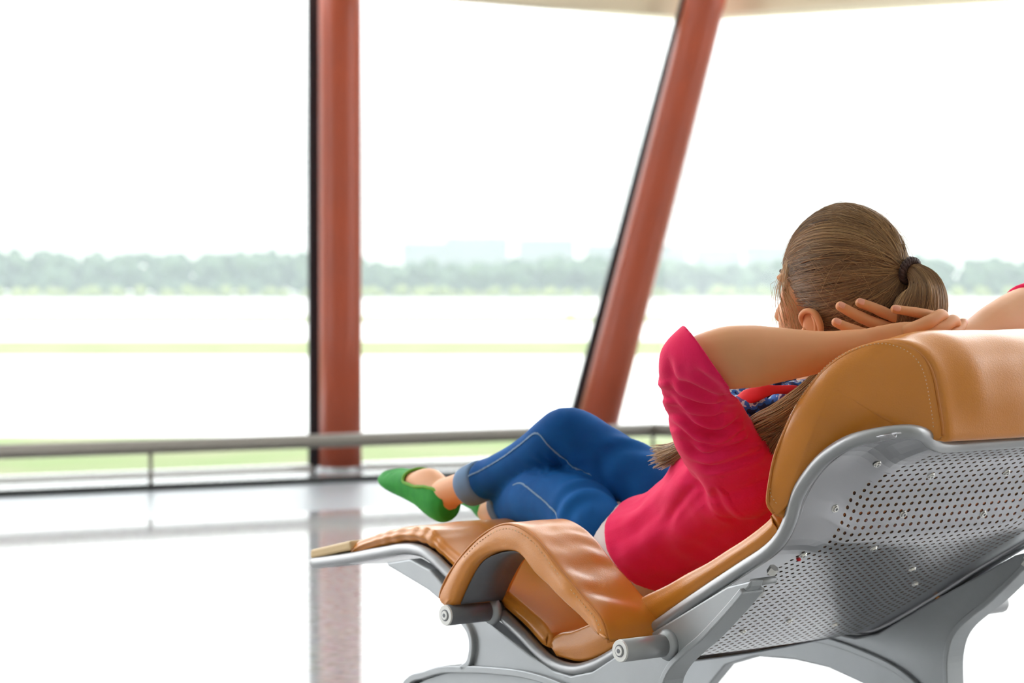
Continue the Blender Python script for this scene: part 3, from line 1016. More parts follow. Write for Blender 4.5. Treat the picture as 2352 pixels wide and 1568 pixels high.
bodym = MB()
VC = .235
TORSO = [((VC, .765, .550), .115, .082), ((VC, .70, .575), .112, .082), ((VC, .62, .607), .100, .080), ((VC, .53, .660), .112, .085), ((VC, .46, .708), .130, .09),
         ((VC, .41, .748), .138, .080), ((VC, .375, .785), .110, .065), ((VC + .005, .355, .825), .058, .052), ((VC + .01, .34, .875), .046, .046), ((VC + .012, .325, .95), .046, .048)]
loft(bodym, [sect(t[0], t[1] * .84, t[2] * .84, B=(0, .54, .84)) if k < 6 else sect(*t, B=(0, .9, .35)) for k, t in enumerate(TORSO)], 28, 60)
# head
ellipsoid(bodym, fo(0, -.004, .006), (.074, .094, .098), None, 32, 22)
ellipsoid(bodym, fo(0, .042, -.052), (.063, .060, .080), None, 28, 20)
ellipsoid(bodym, fo(0, .068, -.108), (.028, .022, .022), None, 16, 12)
tube(bodym, [fo(0, .085, .0), fo(0, .100, -.028), fo(0, .108, -.045)], [.008, .010, .0115], 12, n=8, round_ends=True)
for s in (-1, 1):
    ellipsoid(bodym, fo(s * .010, .096, -.049), (.008, .009, .007), None, 12, 8)
    ellipsoid(bodym, fo(s * .038, .060, -.045), (.024, .026, .026), None, 14, 10)      # cheekbone
    ellipsoid(bodym, fo(s * .028, .083, .012), (.020, .010, .008), None, 14, 8)        # brow ridge
for s in (-1, 1): ellipsoid(bodym, fo(s * .047, .044, -.014), (.025, .038, .036), None, 16, 12)      # temples
ellipsoid(bodym, fo(0, .091, -.075), (.021, .009, .010), None, 14, 8)                   # mouth mound
# arms
arm_l = [(.13, .39, .735), (.085, .391, .758), (.055, .388, .791), (.02, .372, .825), (-.022, .338, .862), (-.050, .318, .884), (-.062, .303, .902), (-.038, .281, .906), (.0, .262, .908), (.02, .253, .909), (.09, .215, .914), (.139, .184, .924)]
tube(bodym, arm_l, [.032, .030, .027, .025, .024, .027, .034, .0440, .0445, .042, .030, .0225], 20, n=70, round_ends=True)
arm_r = [(.35, .372, .745), (.40, .352, .765), (.475, .30, .83), (.55, .235, .90), (.585, .215, .945), (.545, .205, .965), (.452, .190, .945), (.385, .178, .930), (.335, .172, .925)]
tube(bodym, arm_r, [.046, .046, .040, .037, .040, .0425, .039, .030, .023], 20, n=60, round_ends=True)
# hands: palms
loft(bodym, [(.325, .172, .926, 0, .014, 0, 0, .0, .023), (.300, .178, .932, 0, .0135, 0, 0, 0, .029), (.262, .188, .937, 0, .0125, 0, 0.006, 0, .032), (.236, .197, .940, 0, .011, 0, 0.012, 0, .027)], 20, 20)
loft(bodym, [(.130, .184, .923, 0.006, .015, 0, 0, 0, .021), (.160, .168, .928, .007, .014, 0, 0, 0, .023), (.192, .150, .932, .006, .0125, 0, 0, 0, .025), (.215, .142, .933, .003, .011, 0, 0, 0, .023)], 20, 20)
FING = {
    'ri': [(.142, .233, .955), (.156, .226, .948), (.182, .213, .938), (.225, .200, .928)],
    'rm': [(.154, .236, .978), (.173, .227, .967), (.200, .214, .954), (.242, .197, .940)],
    'rr': [(.180, .222, .983), (.199, .211, .975), (.230, .196, .961), (.275, .180, .948)],
    'rl': [(.203, .176, .974), (.229, .166, .970), (.259, .158, .965), (.300, .160, .955)],
}
FR = {'ri': .0079, 'rm': .0083, 'rr': .0081, 'rl': .0074}
fingers = MB()


def finger(P, r, tip=.86):
    """tapered finger with slightly thicker joints, tip first"""
    C = catmull(np.c_[U(P), np.linspace(r * tip, r * 1.12, len(P))], 40)
    t = np.linspace(0, 1, 40)
    C[:, 3] *= 1 + .05 * np.exp(-((t - .33) / .06) ** 2) + .06 * np.exp(-((t - .66) / .07) ** 2)
    tube(fingers, C[:, :3], C[:, 3], 16, round_ends=True)


for k, p in FING.items(): finger(p, FR[k])
LF3 = [(.316, .146, .953), (.300, .140, .945), (.270, .136, .936), (.205, .142, .922)]
finger([(.278, .160, .940), (.275, .148, .954), (.256, .136, .965), (.226, .134, .955), (.190, .144, .942)], .0092)
finger([(.302, .160, .934), (.299, .146, .948), (.281, .135, .957), (.248, .131, .946), (.200, .143, .932)], .0090)
finger(LF3, .0086)
finger([(.312, .154, .918), (.292, .144, .917), (.262, .138, .916), (.204, .143, .911)], .0084)
tube(bodym, [(.315, .178, .915), (.285, .196, .893), (.255, .206, .882)], [.0115, .010, .0085], 14, n=14, round_ends=True)     # right thumb
tube(bodym, [(.150, .174, .912), (.178, .184, .893), (.205, .196, .880)], [.0115, .010, .0085], 14, n=14, round_ends=True)      # left thumb
# legs
leg_r = [(.29, .760, .650), (.29, .789, .675), (.25, .872, .728), (.21, .902, .762), (.20, .927, .752), (.2, .967, .729), (.2, 1.044, .696), (.2, 1.131, .667), (.2, 1.211, .645), (.2, 1.245, .630)]
tube(bodym, leg_r, [.040, .043, .044, .039, .034, .031, .028, .027, .0268, .026], 22, n=60, round_ends=True)
leg_l = [(.175, .770, .590), (.18, .843, .636), (.20, .955, .643), (.25, 1.08, .628), (.31, 1.20, .612), (.330, 1.243, .606), (.338, 1.262, .602)]
tube(bodym, leg_l, [.040, .044, .039, .033, .029, .027, .027], 22, n=60, round_ends=True)
FOOT = [(-.03, .036, .016, .022), (.06, .036, .026, .034), (.22, .038, .030, .038), (.40, .040, .033, .036), (.58, .031, .037, .027), (.78, .022, .041, .020), (.93, .017, .035, .015), (1.0, .015, .020, .009)]


def foot_secs(heel, toe, grow=0.0, L=0.232):
    heel = U(heel); toe = U(toe); d = (toe - heel); d /= np.linalg.norm(d)
    side = np.cross(d, (0, 0, 1)); side /= np.linalg.norm(side); up = np.cross(side, d)
    return [(*(heel + d * L * t + up * h), *(side * (w + grow)), *(up * (q + grow))) for t, h, w, q in FOOT], d, side, up


RF = ((.198, 1.214, .588), (.250, 1.452, .644)); LF = ((.332, 1.248, .576), (.440, 1.450, .600))
for f in (RF, LF):
    s, *_ = foot_secs(*f); loft(bodym, s, 22, 40)
me = remeshed(bodym, 'person', 0.0036, 5, 0.5)
# ears, denser than the fused skin
em = MB()
for s in (-1, 1):
    c = HC_ + U([s * .076, -.008, -.062])
    Mx = Matrix.Rotation(s * math.radians(-22), 3, 'Z') @ Matrix.Rotation(math.radians(-12), 3, 'X')
    rimp = [(s * a, b_, d) for a, b_, d in ((.000, .012, .004), (.007, .012, .018), (.012, .002, .025), (.014, -.011, .021), (.013, -.016, .006), (.010, -.014, -.012), (.006, -.004, -.024), (.002, .006, -.028), (.0, .010, -.018))]
    rimp = [U(Mx @ Vector(q)) + c for q in rimp]
    tube(em, rimp, [.003, .0038, .0042, .0044, .0042, .004, .0055, .0055, .003], 10, n=40, round_ends=True)
    ellipsoid(em, c + U(Mx @ Vector((s * .005, -.004, .002))), (.0045, .016, .026), U(Mx), 18, 12)
    tube(em, [U(Mx @ Vector(q)) + c for q in ((s * .010, -.008, .018), (s * .0125, -.011, .004), (s * .009, -.006, -.012))], .003, 8, n=14, round_ends=True)
    ellipsoid(em, c + U(Mx @ Vector((s * .006, .011, -.004))), (.004, .005, .007), U(Mx), 10, 8)
bm = bmesh.new(); bm.from_mesh(me)
em.add(fingers.v, fingers.f)
tmp = em.mesh('ear'); bm.from_mesh(tmp); bm.to_mesh(me); bm.free(); bpy.data.meshes.remove(tmp)
person = mkobj('person', me, M['skin'])
person.location = CHAIR_O; person.rotation_euler = (0, 0, CHAIR_R)
tag(person, 'person in raspberry sweater and jeans reclining with both hands behind the head', 'person')

# nails
for k, p in list(FING.items()) + [('l3', LF3)]:
    a, b_ = U(p[0]), U(p[1]); d = (b_ - a) / np.linalg.norm(b_ - a)
    back = U([-.25, -.93, .25]); back -= d * (back @ d); back /= np.linalg.norm(back); sd = np.cross(d, back)
    mb = MB(); ellipsoid(mb, a + d * .0005 + back * .0052, (.0075, .0048, .0022), np.stack([d, sd, back], 1), 16, 8)
    mb.build('fingernail', M['nail'], person, smooth=True)
# face details
for s in (-1, 1):
    mb = MB(); ellipsoid(mb, fo(s * .028, .069, -.006), (.0115, .0115, .0105), None, 18, 12); ey = mb.build('eye', M['eye'], person, smooth=True)
    mb = MB(); ellipsoid(mb, fo(s * .028, .0798, -.006), (.0052, .0018, .0052), None, 14, 6); mb.build('iris', M['iris'], ey, smooth=True)
    mb = MB(); tube(mb, [fo(s * .014, .096, .018), fo(s * .025, .094, .022), fo(s * .030, .088, .018)], [.002, .003, .0012], 8, n=14); mb.build('eyebrow', M['brow'], person, smooth=True)
mb = MB()
for dz, r in ((-.071, .0032), (-.079, .0038)):
    tube(mb, [fo(-.02, .090, dz - .001), fo(-.008, .0985, dz), fo(.008, .0985, dz), fo(.02, .090, dz - .001)], [.001, r, r, .001], 8, n=16)
mb.build('lips', M['lip'], person, smooth=True)

# ------------------------------------------------------------------ sweater
swm = MB()
SW = [((VC, .684, .589), .128, .090), ((VC, .671, .595), .130, .092), ((VC, .63, .612), .128, .090), ((VC, .58, .640), .130, .092), ((VC, .52, .676), .148, .098), ((VC, .46, .713), .165, .104),
      ((VC, .41, .748), .168, .098), ((VC, .375, .787), .125, .076), ((VC + .003, .358, .812), .082, .064)]
loft(swm, [sect(*t, B=(0, .54, .84)) if k < 7 else sect(*t, B=(0, .9, .35)) for k, t in enumerate(SW)], 36, 70)
SLEEVE = [(.170, .425, .690, .030, -.025, .030), (.135, .402, .712, .0420, -.0350, .026), (0.108, 0.392, 0.735, 0.0475, -0.0390, 0.0210), (0.085, 0.391, 0.758, 0.0505, -0.0416, 0.0150), (0.055, 0.390, 0.791, 0.0485, -0.0399, 0.0054),
          (0.020, 0.374, 0.825, 0.0460, -0.0379, -0.0032), (-0.025, 0.342, 0.859, 0.0451, -0.0372, -0.0155), (-0.052, 0.317, 0.880, 0.0415, -0.0342, -0.0298),
          (-0.062, 0.301, 0.893, 0.0351, -0.0290, -0.0394), (-0.065, 0.284, 0.905, 0.0258, -0.0213, -0.0490)]
SDEP = [.050, .060, .065, .066, .065, .064, .063, .060, .056, .051]
SS = catmull(np.array([(*q, .636 * d, .7716 * d, 0) for q, d in zip(SLEEVE, SDEP)]), 150)
an_ = np.linspace(0, 2 * math.pi, 48, endpoint=False)
V = []
for i, r in enumerate(SS):
    t = i / 149
    wv = sstep(.15, .40, t) * (1 - sstep(.70, .92, t))
    for a in an_:
        far = .5 - .5 * math.cos(a)                                   # 0 at the inner elbow, 1 on the outer side
        ph = 2 * math.pi * (5.2 * t ** 1.15 + .75 * noise.noise(Vector((math.cos(a) * .9, math.sin(a) * .9, t * 3.2)))) + 1.1 * math.sin(a)
        rp_ = .5 - abs(math.sin(ph / 2)) ** .7 + .35 * noise.noise(Vector((math.cos(a) * 2, math.sin(a) * 2, t * 16)))
        rp_ += .22 * math.sin(2.3 * ph + 4 * noise.noise(Vector((t * 4, math.cos(a), math.sin(a) + 7))))
        k = 1 + wv * (.055 + .07 * far) * rp_ * (.8 + .9 * noise.noise(Vector((t * 5, math.cos(a) * 1.5, math.sin(a) * 1.5))))
        V.append(r[:3] + k * (math.cos(a) * r[3:6] + math.sin(a) * r[6:9]))
swm.add(V, ring_faces(150, 48))
srr = [(.34, .385, .735), (.40, .362, .755), (.475, .305, .83), (.55, .24, .897), (.595, .217, .942), (.588, .212, .960), (.565, .207, .967), (.535, .203, .963)]
tube(swm, srr, [.066, .064, .056, .053, .0515, .050, .0495, .0485], 26, n=70)
ellipsoid(swm, (.125, .405, .722), (.062, .066, .062), None, 24, 16)
me = remeshed(swm, 'sweater', 0.0030, 4, 0.5)
V = verts(me); N = vnormals(me)
AX0 = U([.085, .391, .758]); AX1 = U([-.052, .317, .880]); axd = (AX1 - AX0); axl = np.linalg.norm(axd); axd /= axl
t_ax = (V - AX0) @ axd / axl
nz = np.array([noise.noise(Vector(p) * 9) for p in V]); nz2 = np.array([noise.noise(Vector(p) * 26 + Vector((5, 5, 5))) for p in V])
fold = np.zeros(len(V))
# soft drape on the body, running from the armpit towards the hem
wB = (1 - sstep(0.0, .35, t_ax)) * sstep(.36, .44, V[:, 1])
q = (V[:, 1] - .40) * 0.55 + (V[:, 2] - .70) * 1.0 + V[:, 0] * .25
fold += wB * (0.0030 * np.sin(q * 75 + nz * 4.0) + .0022 * nz2) * (1 - .5 * sstep(.62, .70, V[:, 1]))
fold += 0.0009 * nz2
# rib at the hem
fold += 0.003 * np.exp(-((V[:, 1] * .84 - V[:, 2] * .54 - (.680 * .84 - .591 * .54)) / .008) ** 2) * sstep(.6, .7, V[:, 1])
# creases gathered at the inner elbow and under the arm, on the outer side of the near sleeve
SIDE = U([.7716, -.636, 0]); DEEP = U([.636, .7716, 0])
CREASE = [
    ([(-.2051, .8574), (-.2269, .8729), (-.2573, .8953)], .55),
    ([(-.1983, .8506), (-.2206, .8537), (-.2523, .8667), (-.2777, .8791), (-.2895, .9182)], .8),
    ([(-.2001, .8432), (-.2206, .8382), (-.2491, .8432), (-.2746, .8587), (-.2882, .8872)], 1.0),
    ([(-.1983, .8289), (-.2206, .8190), (-.2491, .8252), (-.2783, .8494), (-.2919, .8686)], .9),
    ([(-.1728, .8177), (-.2044, .7972), (-.2367, .8047), (-.2683, .8301), (-.2845, .8469)], 1.0),
    ([(-.1684, .8003), (-.2044, .7798), (-.2397, .7829), (-.2745, .8159)], .8),
    ([(-.1572, .7861), (-.1969, .7730), (-.2267, .7637), (-.2540, .7829), (-.2745, .7941)], .9),
    ([(-.1367, .7693), (-.1789, .7538), (-.2161, .7444), (-.2471, .7556)], .7),
    ([(-.2336, .7115), (-.2499, .6866), (-.2630, .6617), (-.2694, .6329)], .45),
    ([(-.2088, .7147), (-.1911, .6788), (-.1617, .6493)], .45),
    ([(-.1978, .7245), (-.1618, .6918), (-.1258, .6689)], .45),
    ([(-.1618, .7278), (-.1390, .7049), (-.1193, .6918)], .4)]
A2 = np.stack([V @ SIDE, V[:, 2]], 1)
face = sstep(-.05, .35, -(N @ DEEP)) * (V[:, 0] < .26)
for k, (pts, amp) in enumerate(CREASE):
    C = catmull(np.c_[U(pts), np.zeros(len(pts))], 60)[:, :2]
    if k >= 8: lim = (V[:, 0] < .24) & (V[:, 1] > .38)
    else: lim = (V @ DEEP < .36)
    idx_ = np.nonzero((face > 0) & lim & (np.abs(A2[:, 0] - C[:, 0].mean()) < .12) & (np.abs(A2[:, 1] - C[:, 1].mean()) < .12))[0]
    if not len(idx_): continue
    D2 = np.linalg.norm(A2[idx_, None, :] - C[None], axis=2); j_ = D2.argmin(1); dd = D2[np.arange(len(idx_)), j_]
    tt = j_ / 59.0; tap = sstep(0, .08, tt) * (1 - sstep(.70, 1.0, tt))
    prof = -np.exp(-(dd / .0042) ** 2) + .62 * np.exp(-((dd - .0105) / .0055) ** 2)
    fold[idx_] += .0062 * amp * tap * prof * face[idx_]
setverts(me, V + N * fold[:, None])
sweater = mkobj('sweater', me, M['sweater'], person)
tag(sweater, 'raspberry pink knit sweater with sleeves pushed up')

# white top showing under the hem
mb = MB()
loft(mb, [sect((VC, .66, .598), .112, .076), sect((VC, .69, .589), .120, .084), sect((VC, .715, .582), .124, .089), sect((VC, .752, .572), .126, .090)], 40, 24)
me = dense(mb.mesh('undershirt')); puff(me, .002, 20); mkobj('undershirt', me, M['white'], person)
mb = MB()
S = np.array(sect((VC, .754, .571), .126, .090))
an_ = np.linspace(0, 2 * math.pi, 60)
tube(mb, [S[:3] + math.cos(a) * S[3:6] + math.sin(a) * S[6:9] for a in an_], .0075, 10)
mb.build('shirt_hem', M['white'], person, smooth=True)

# ------------------------------------------------------------------ jeans
jm = MB()
loft(jm, [sect((VC, .725, .566), .112, .074), sect((VC, .745, .560), .116, .080), sect((VC, .775, .555), .112, .078), sect((VC, .805, .560), .085, .060)], 32, 24)
jr = [(.300, .740, .625), (.295, .765, .655), (.283, .800, .684), (.25, .872, .728), (.214, .902, .762), (.201, .927, .752), (.2, .967, .729), (.2, 1.044, .696), (.2, 1.125, .668)]
tube(jm, jr, [.060, .058, .055, .052, .0455, .041, .038, .0345, .0335], 26, n=80)
jl = [(.165, .745, .575), (.165, .785, .604), (.18, .843, .638), (.20, .955, .650), (.235, 1.05, .636), (.258, 1.10, .629), (.268, 1.12, .626)]
tube(jm, jl, [.055, .061, .058, .052, .044, .039, .038], 26, n=70)
me = remeshed(jm, 'jeans', 0.005, 6, 0.5)
V = verts(me); N = vnormals(me)
KN = U([.21, .915, .715])
nz = np.array([noise.noise(Vector(p) * 11) for p in V])
dk = np.linalg.norm(V - KN, axis=1); angk = np.arctan2(V[:, 2] - .69, V[:, 1] - .91)
fold = .0022 * np.sin(angk * 13 + nz * 3) * np.exp(-(dk / .06) ** 2) * sstep(0, .02, .74 - V[:, 2])
fold += .0028 * nz * sstep(.65, .75, V[:, 1])
fold += .003 * np.sin((V[:, 1] - .75) * 160 + V[:, 0] * 60 + nz * 4) * np.exp(-((V[:, 1] - .80) / .035) ** 2)
fold += .002 * np.sin((V[:, 1]) * 150 + nz * 4) * np.exp(-((V[:, 1] - 1.12) / .03) ** 2)
setverts(me, V + N * fold[:, None])
jeans = mkobj('jeans', me, M['denim'], person)
tag(jeans, 'blue denim jeans with rolled cuffs')
for C, d, r in (((.20, 1.132, .666), (0, .94, -.34), .0350), ((.268, 1.12, .626), (.42, .9, -.12), .0390)):
    C = U(C); d = U(d); d = d / np.linalg.norm(d)
    mb = MB(); tube(mb, [C - d * .022, C - d * .020, C - d * .012, C + d * .012, C + d * .022, C + d * .024], [r * .96, r * 1.02, r * 1.05, r * 1.04, r * 1.01, r * .95], 30)
    o = mb.build('cuff', M['denim_cuff'], jeans, smooth=True)


def seam_on(path, off, name='seam', r=.0016):
    mb = MB(); tube(mb, catmull(path, 60), r, 6); o = mb.build(name, M['denim_seam'], jeans, smooth=True)
    sh = o.modifiers.new('wrap', 'SHRINKWRAP'); sh.target = jeans; sh.offset = off; sh.wrap_mode = 'ABOVE_SURFACE'
    return o


seam_on([(.166, 1.12, .678), (.165, 1.044, .708), (.166, .967, .742), (.170, .925, .762), (.185, .900, .74), (.215, .868, .70), (.245, .84, .665), (.27, .81, .640)], .0012)
seam_on([(.16, .99, .675), (.155, .955, .678), (.14, .90, .665), (.13, .84, .645), (.11, .79, .62)], .0004)

# ------------------------------------------------------------------ shoes
for nm, f in (('shoe', RF), ('shoe', LF)):
    s, d, side, up = foot_secs(*f, grow=.004, L=.238)
    S = catmull(np.array(s), 44); ns = 36
    V = []; Fc = []
    an_ = np.linspace(0, 2 * math.pi, ns, endpoint=False)
    for i, r in enumerate(S):
        for a in an_:
            crump = .0016 * math.sin(i * 1.7 + 3 * a) * float(sstep(.62, .8, i / 43)) * max(0, math.sin(a))
            V.append(r[:3] + math.cos(a) * r[3:6] + math.sin(a) * r[6:9] * (1 if math.sin(a) > 0 else .98) + up * crump)
    keep = []
    for i in range(43):
        t = i / 43
        for j in range(ns):
            a = an_[j] + math.pi / ns
            lim = 0.16 + 1.2 * float(sstep(.48, .60, t)) + .50 * float(1 - sstep(.05, .38, t))
            if math.sin(a) > lim and t < .60 and t > .02: continue
            p = i * ns + j; q = i * ns + (j + 1) % ns
            Fc.append((p, q, q + ns, p + ns))
    Fc.append(tuple(range(ns))[::-1]); Fc.append(tuple(43 * ns + j for j in range(ns)))
    me = pydata('shoe', V, Fc)
    bm = bmesh.new(); bm.from_mesh(me); bmesh.ops.delete(bm, geom=[v for v in bm.verts if not v.link_faces], context='VERTS')
    bmesh.ops.recalc_face_normals(bm, faces=bm.faces[:])
    edge = [e for e in bm.edges if e.is_boundary]
    loops = {}
    for e in edge:
        for v in e.verts: loops.setdefault(v.index, []).append(e.other_vert(v).index)
    bm.verts.ensure_lookup_table()
    path = []
    if edge:
        st = edge[0].verts[0].index; cur = st; prev = -1
        while True:
            path.append(tuple(bm.verts[cur].co)); nx = [k for k in loops[cur] if k != prev]
            if not nx: break
            prev, cur = cur, nx[0]
            if cur == st or len(path) > 400: break
        path.append(path[0])
    bm.to_mesh(me); bm.free()
    sh = mkobj(nm, me, M['shoe'], person)
    so = sh.modifiers.new('solid', 'SOLIDIFY'); so.thickness = .003; so.offset = -1
    if len(path) > 4:
        C = np.array(path)
        for _ in range(6): C[1:-1] = .5 * C[1:-1] + .25 * (C[:-2] + C[2:])
        mb = MB(); tube(mb, C, .0028, 8); mb.build('shoe_trim', M['shoe_trim'], sh, smooth=True)
    tag(sh, 'green suede ballet flat')

# ------------------------------------------------------------------ scarf
mb = MB()
sc_path = [(.115, .365, .822), (.10, .39, .822), (.105, .425, .832), (.15, .43, .848), (.20, .425, .858), (.27, .42, .86), (.33, .40, .85), (.345, .36, .84), (.30, .325, .845), (.24, .312, .85), (.19, .325, .848), (.15, .345, .835)]
tube(mb, sc_path, .024, 18, n=80, round_ends=True)
me = dense(mb.mesh('scarf')); puff(me, .012, 34, 2); mkobj('scarf', me, M['scarf'], person)
mb = MB()
S = catmull(np.array([(.098, .395, .826, .011), (.094, .380, .838, .012), (.097, .354, .849, .011), (.115, .330, .856, .008), (.15, .313, .856, .004)]), 40)
T_, N_, B_ = frames(S[:, :3]); V = []
for c, r, t in zip(S[:, :3], S[:, 3], T_):
    sd = np.cross(t, U([0, 0, 1.0])); sd /= np.linalg.norm(sd)
    V += [c + math.cos(a) * U([0, 0, 1]) * r + math.sin(a) * sd * .0035 for a in np.linspace(0, 2 * math.pi, 14, endpoint=False)]
mb.add(V, ring_faces(40, 14))
me = dense(mb.mesh('scarf_band')); puff(me, .003, 40, 2); mkobj('scarf_band', me, M['scarf_red'], person)

# ------------------------------------------------------------------ hair
HR = U([.0845, .107, .112]); HCc = HC_ + U([0, -.002, .006])


def hairline(z):
    return float(np.interp(z, [-1, -.82, -.62, -.42, -.2, .05, .3, .55, .75, 1], [-.9, -.55, -.28, -.12, .20, .47, .70, .80, .86, .9]))


TIE = U([.264, .207, 1.030])
tdir = (TIE - HCc) / HR; tdir /= np.linalg.norm(tdir)
# under layer
nu, nv = 72, 48
V = []; ok = []
for i in range(nv + 1):
    th = math.pi * i / nv
    for j in range(nu):
        p_ = 2 * math.pi * j / nu; n = U([math.sin(th) * math.cos(p_), math.sin(th) * math.sin(p_), math.cos(th)])
        g = .965 + .012 * noise.noise(Vector(n * 3))
        V.append(HCc + HR * n * g); ok.append(n[1] < hairline(n[2]) - .02 and n[2] > -.86)
Fc = []
for i in range(nv):
    for j in range(nu):
        a = i * nu + j; b_ = i * nu + (j + 1) % nu
        f = (a, b_, b_ + nu, a + nu)
        if all(ok[k] for k in f): Fc.append(f)
me = pydata('hair', V, Fc)
bm = bmesh.new(); bm.from_mesh(me); bmesh.ops.delete(bm, geom=[v for v in bm.verts if not v.link_faces], context='VERTS')
bmesh.ops.recalc_face_normals(bm, faces=bm.faces[:]); bm.to_mesh(me); bm.free()
hair = mkobj('hair', me, M['haircap'], person)
so = hair.modifiers.new('solid', 'SOLIDIFY'); so.thickness = .006; so.offset = -1
tag(hair, 'brown hair pulled back into a ponytail')


def strand_mesh(name, S, R, shade, parent):
    """S (n,m,3) strand points, R (n,m) radii, three sided threads"""
    S = np.asarray(S); n, m, _ = S.shape
    T = np.gradient(S, axis=1); T /= np.linalg.norm(T, axis=2)[..., None] + 1e-9
    ref = U([.3, .5, .81]); A_ = np.cross(T, ref); A_ /= np.linalg.norm(A_, axis=2)[..., None] + 1e-9; B_ = np.cross(T, A_)
    Vs = []
    for a in (0, 2.094, 4.189):
        Vs.append(S + R[..., None] * (math.cos(a) * A_ + math.sin(a) * B_))
    Vv = np.stack(Vs, 2).reshape(-1, 3)                     # n,m,3
    base = (np.arange(n)[:, None] * m + np.arange(m - 1)[None])[..., None] * 3
    fs = []
    for k in range(3):
        k2 = (k + 1) % 3
        fs.append(np.concatenate([base + k, base + k2, base + 3 + k2, base + 3 + k], -1).reshape(-1, 4))
    Fq = np.concatenate(fs)
    me = bpy.data.meshes.new(name)
    me.vertices.add(len(Vv)); me.vertices.foreach_set('co', Vv.ravel())
    me.loops.add(Fq.size); me.loops.foreach_set('vertex_index', Fq.ravel().astype(np.int32))
    me.polygons.add(len(Fq)); me.polygons.foreach_set('loop_start', np.arange(0, Fq.size, 4, dtype=np.int32))
    me.update(calc_edges=True); me.validate()
    at = me.attributes.new('strand', 'FLOAT', 'POINT')
    at.data.foreach_set('value', np.repeat(np.asarray(shade, float), m * 3))
    o = mkobj(name, me, M['hair'], parent); tag(o, kind='stuff'); return o


def unit(a): return a / np.linalg.norm(a)


def scalp_strands(n, m=16):
    S = []; sh = []; R = []
    while len(S) < n:
        d = unit(RNG.normal(size=3))
        hl = hairline(d[2])
        if d[1] > hl or d[2] < -.84: continue
        if RNG.random() < .55:                       # start at the hairline itself
            d[1] = hl - RNG.random() * .06; k = math.sqrt(max(1e-6, 1 - min(.98, d[1] ** 2))) / max(1e-6, math.hypot(d[0], d[2])); d[0] *= k; d[2] *= k; d = unit(d)
        om = math.acos(max(-1, min(1, d @ tdir)))
        if om < .25: continue
        clump = noise.noise(Vector(d * 5.5)); lift = .02 * RNG.random() + .022 * clump
        bow = RNG.normal() * .045 + .10 * noise.noise(Vector(d * 3 + U([7, 1, 3])))
        side = unit(np.cross(d, tdir) + 1e-6)
        pts = []
        for t in np.linspace(0, 1, m):
            v = (math.sin((1 - t) * om) * d + math.sin(t * om) * tdir) / math.sin(om)
            v = unit(v + side * bow * math.sin(math.pi * t))
            g = 0.985 + (lift + .035 * max(0, v[2]) * (v[1] > -.7)) * math.sin(math.pi * min(1, t * 1.02)) ** .7 + .004 * math.sin(8 * t + 20 * clump)
            pts.append(HCc + HR * v * g)
        pts = np.array(pts); pts[-1] = TIE + RNG.normal(size=3) * .004; S.append(pts)
        sh.append(np.clip(.42 + .9 * clump * .5 + RNG.normal() * .17, 0, 1)); R.append(np.linspace(1, .8, m) * RNG.uniform(.00035, .00075))
    return np.array(S), np.array(R), np.array(sh)


S, R, sh = scalp_strands(5200)
strand_mesh('hair_strands', S, R, sh, hair)
# loose hairs around the head
S = []; sh = []
for k in range(260):
    d = unit(RNG.normal(size=3) + U([-.7, .25, .25]))
    if d[1] > hairline(d[2]) + .05 or d[2] < -.6: continue
    om = math.acos(max(-1, min(1, d @ tdir))); side = unit(np.cross(d, tdir) + 1e-6) * RNG.normal() * .25
    ln = RNG.uniform(.25, .8); amp = RNG.uniform(.02, .09)
    S.append([HCc + HR * unit((math.sin((1 - t * ln) * om) * d + math.sin(t * ln * om) * tdir) / math.sin(om) + side * math.sin(2.5 * t)) * (1.0 + .02 + amp * t * t) for t in np.linspace(0, 1, 14)]); sh.append(RNG.uniform(.6, 1))
S = np.array(S); strand_mesh('flyaway_hairs', S, np.full(S.shape[:2], .00022), np.array(sh), hair)
# side wisps in front of the ear
S = []; sh = []
for k in range(60):
    a = RNG.random()
    p0 = HCc + HR * unit(U([-.74 - .1 * RNG.random(), 42e-2 + .14 * a, .30 - .25 * RNG.random()])) * 1.0
    p1 = HCc + U([-.080 + RNG.normal() * .004, .018 + .045 * a + RNG.normal() * .006, -.045 + RNG.normal() * .008])
    p2 = HCc + U([-.079 + RNG.normal() * .006, .006 + .034 * a + RNG.normal() * .006, -.105 + RNG.normal() * .012])
    S.append(catmull([p0, .5 * (p0 + p1) + U([-.006, .004, 0]), p1, p2], 14)); sh.append(np.clip(RNG.normal(.75, .15), 0, 1))
S = np.array(S); strand_mesh('side_wisps', S, np.full(S.shape[:2], .00026), np.minimum(1, np.array(sh) + .3), hair)

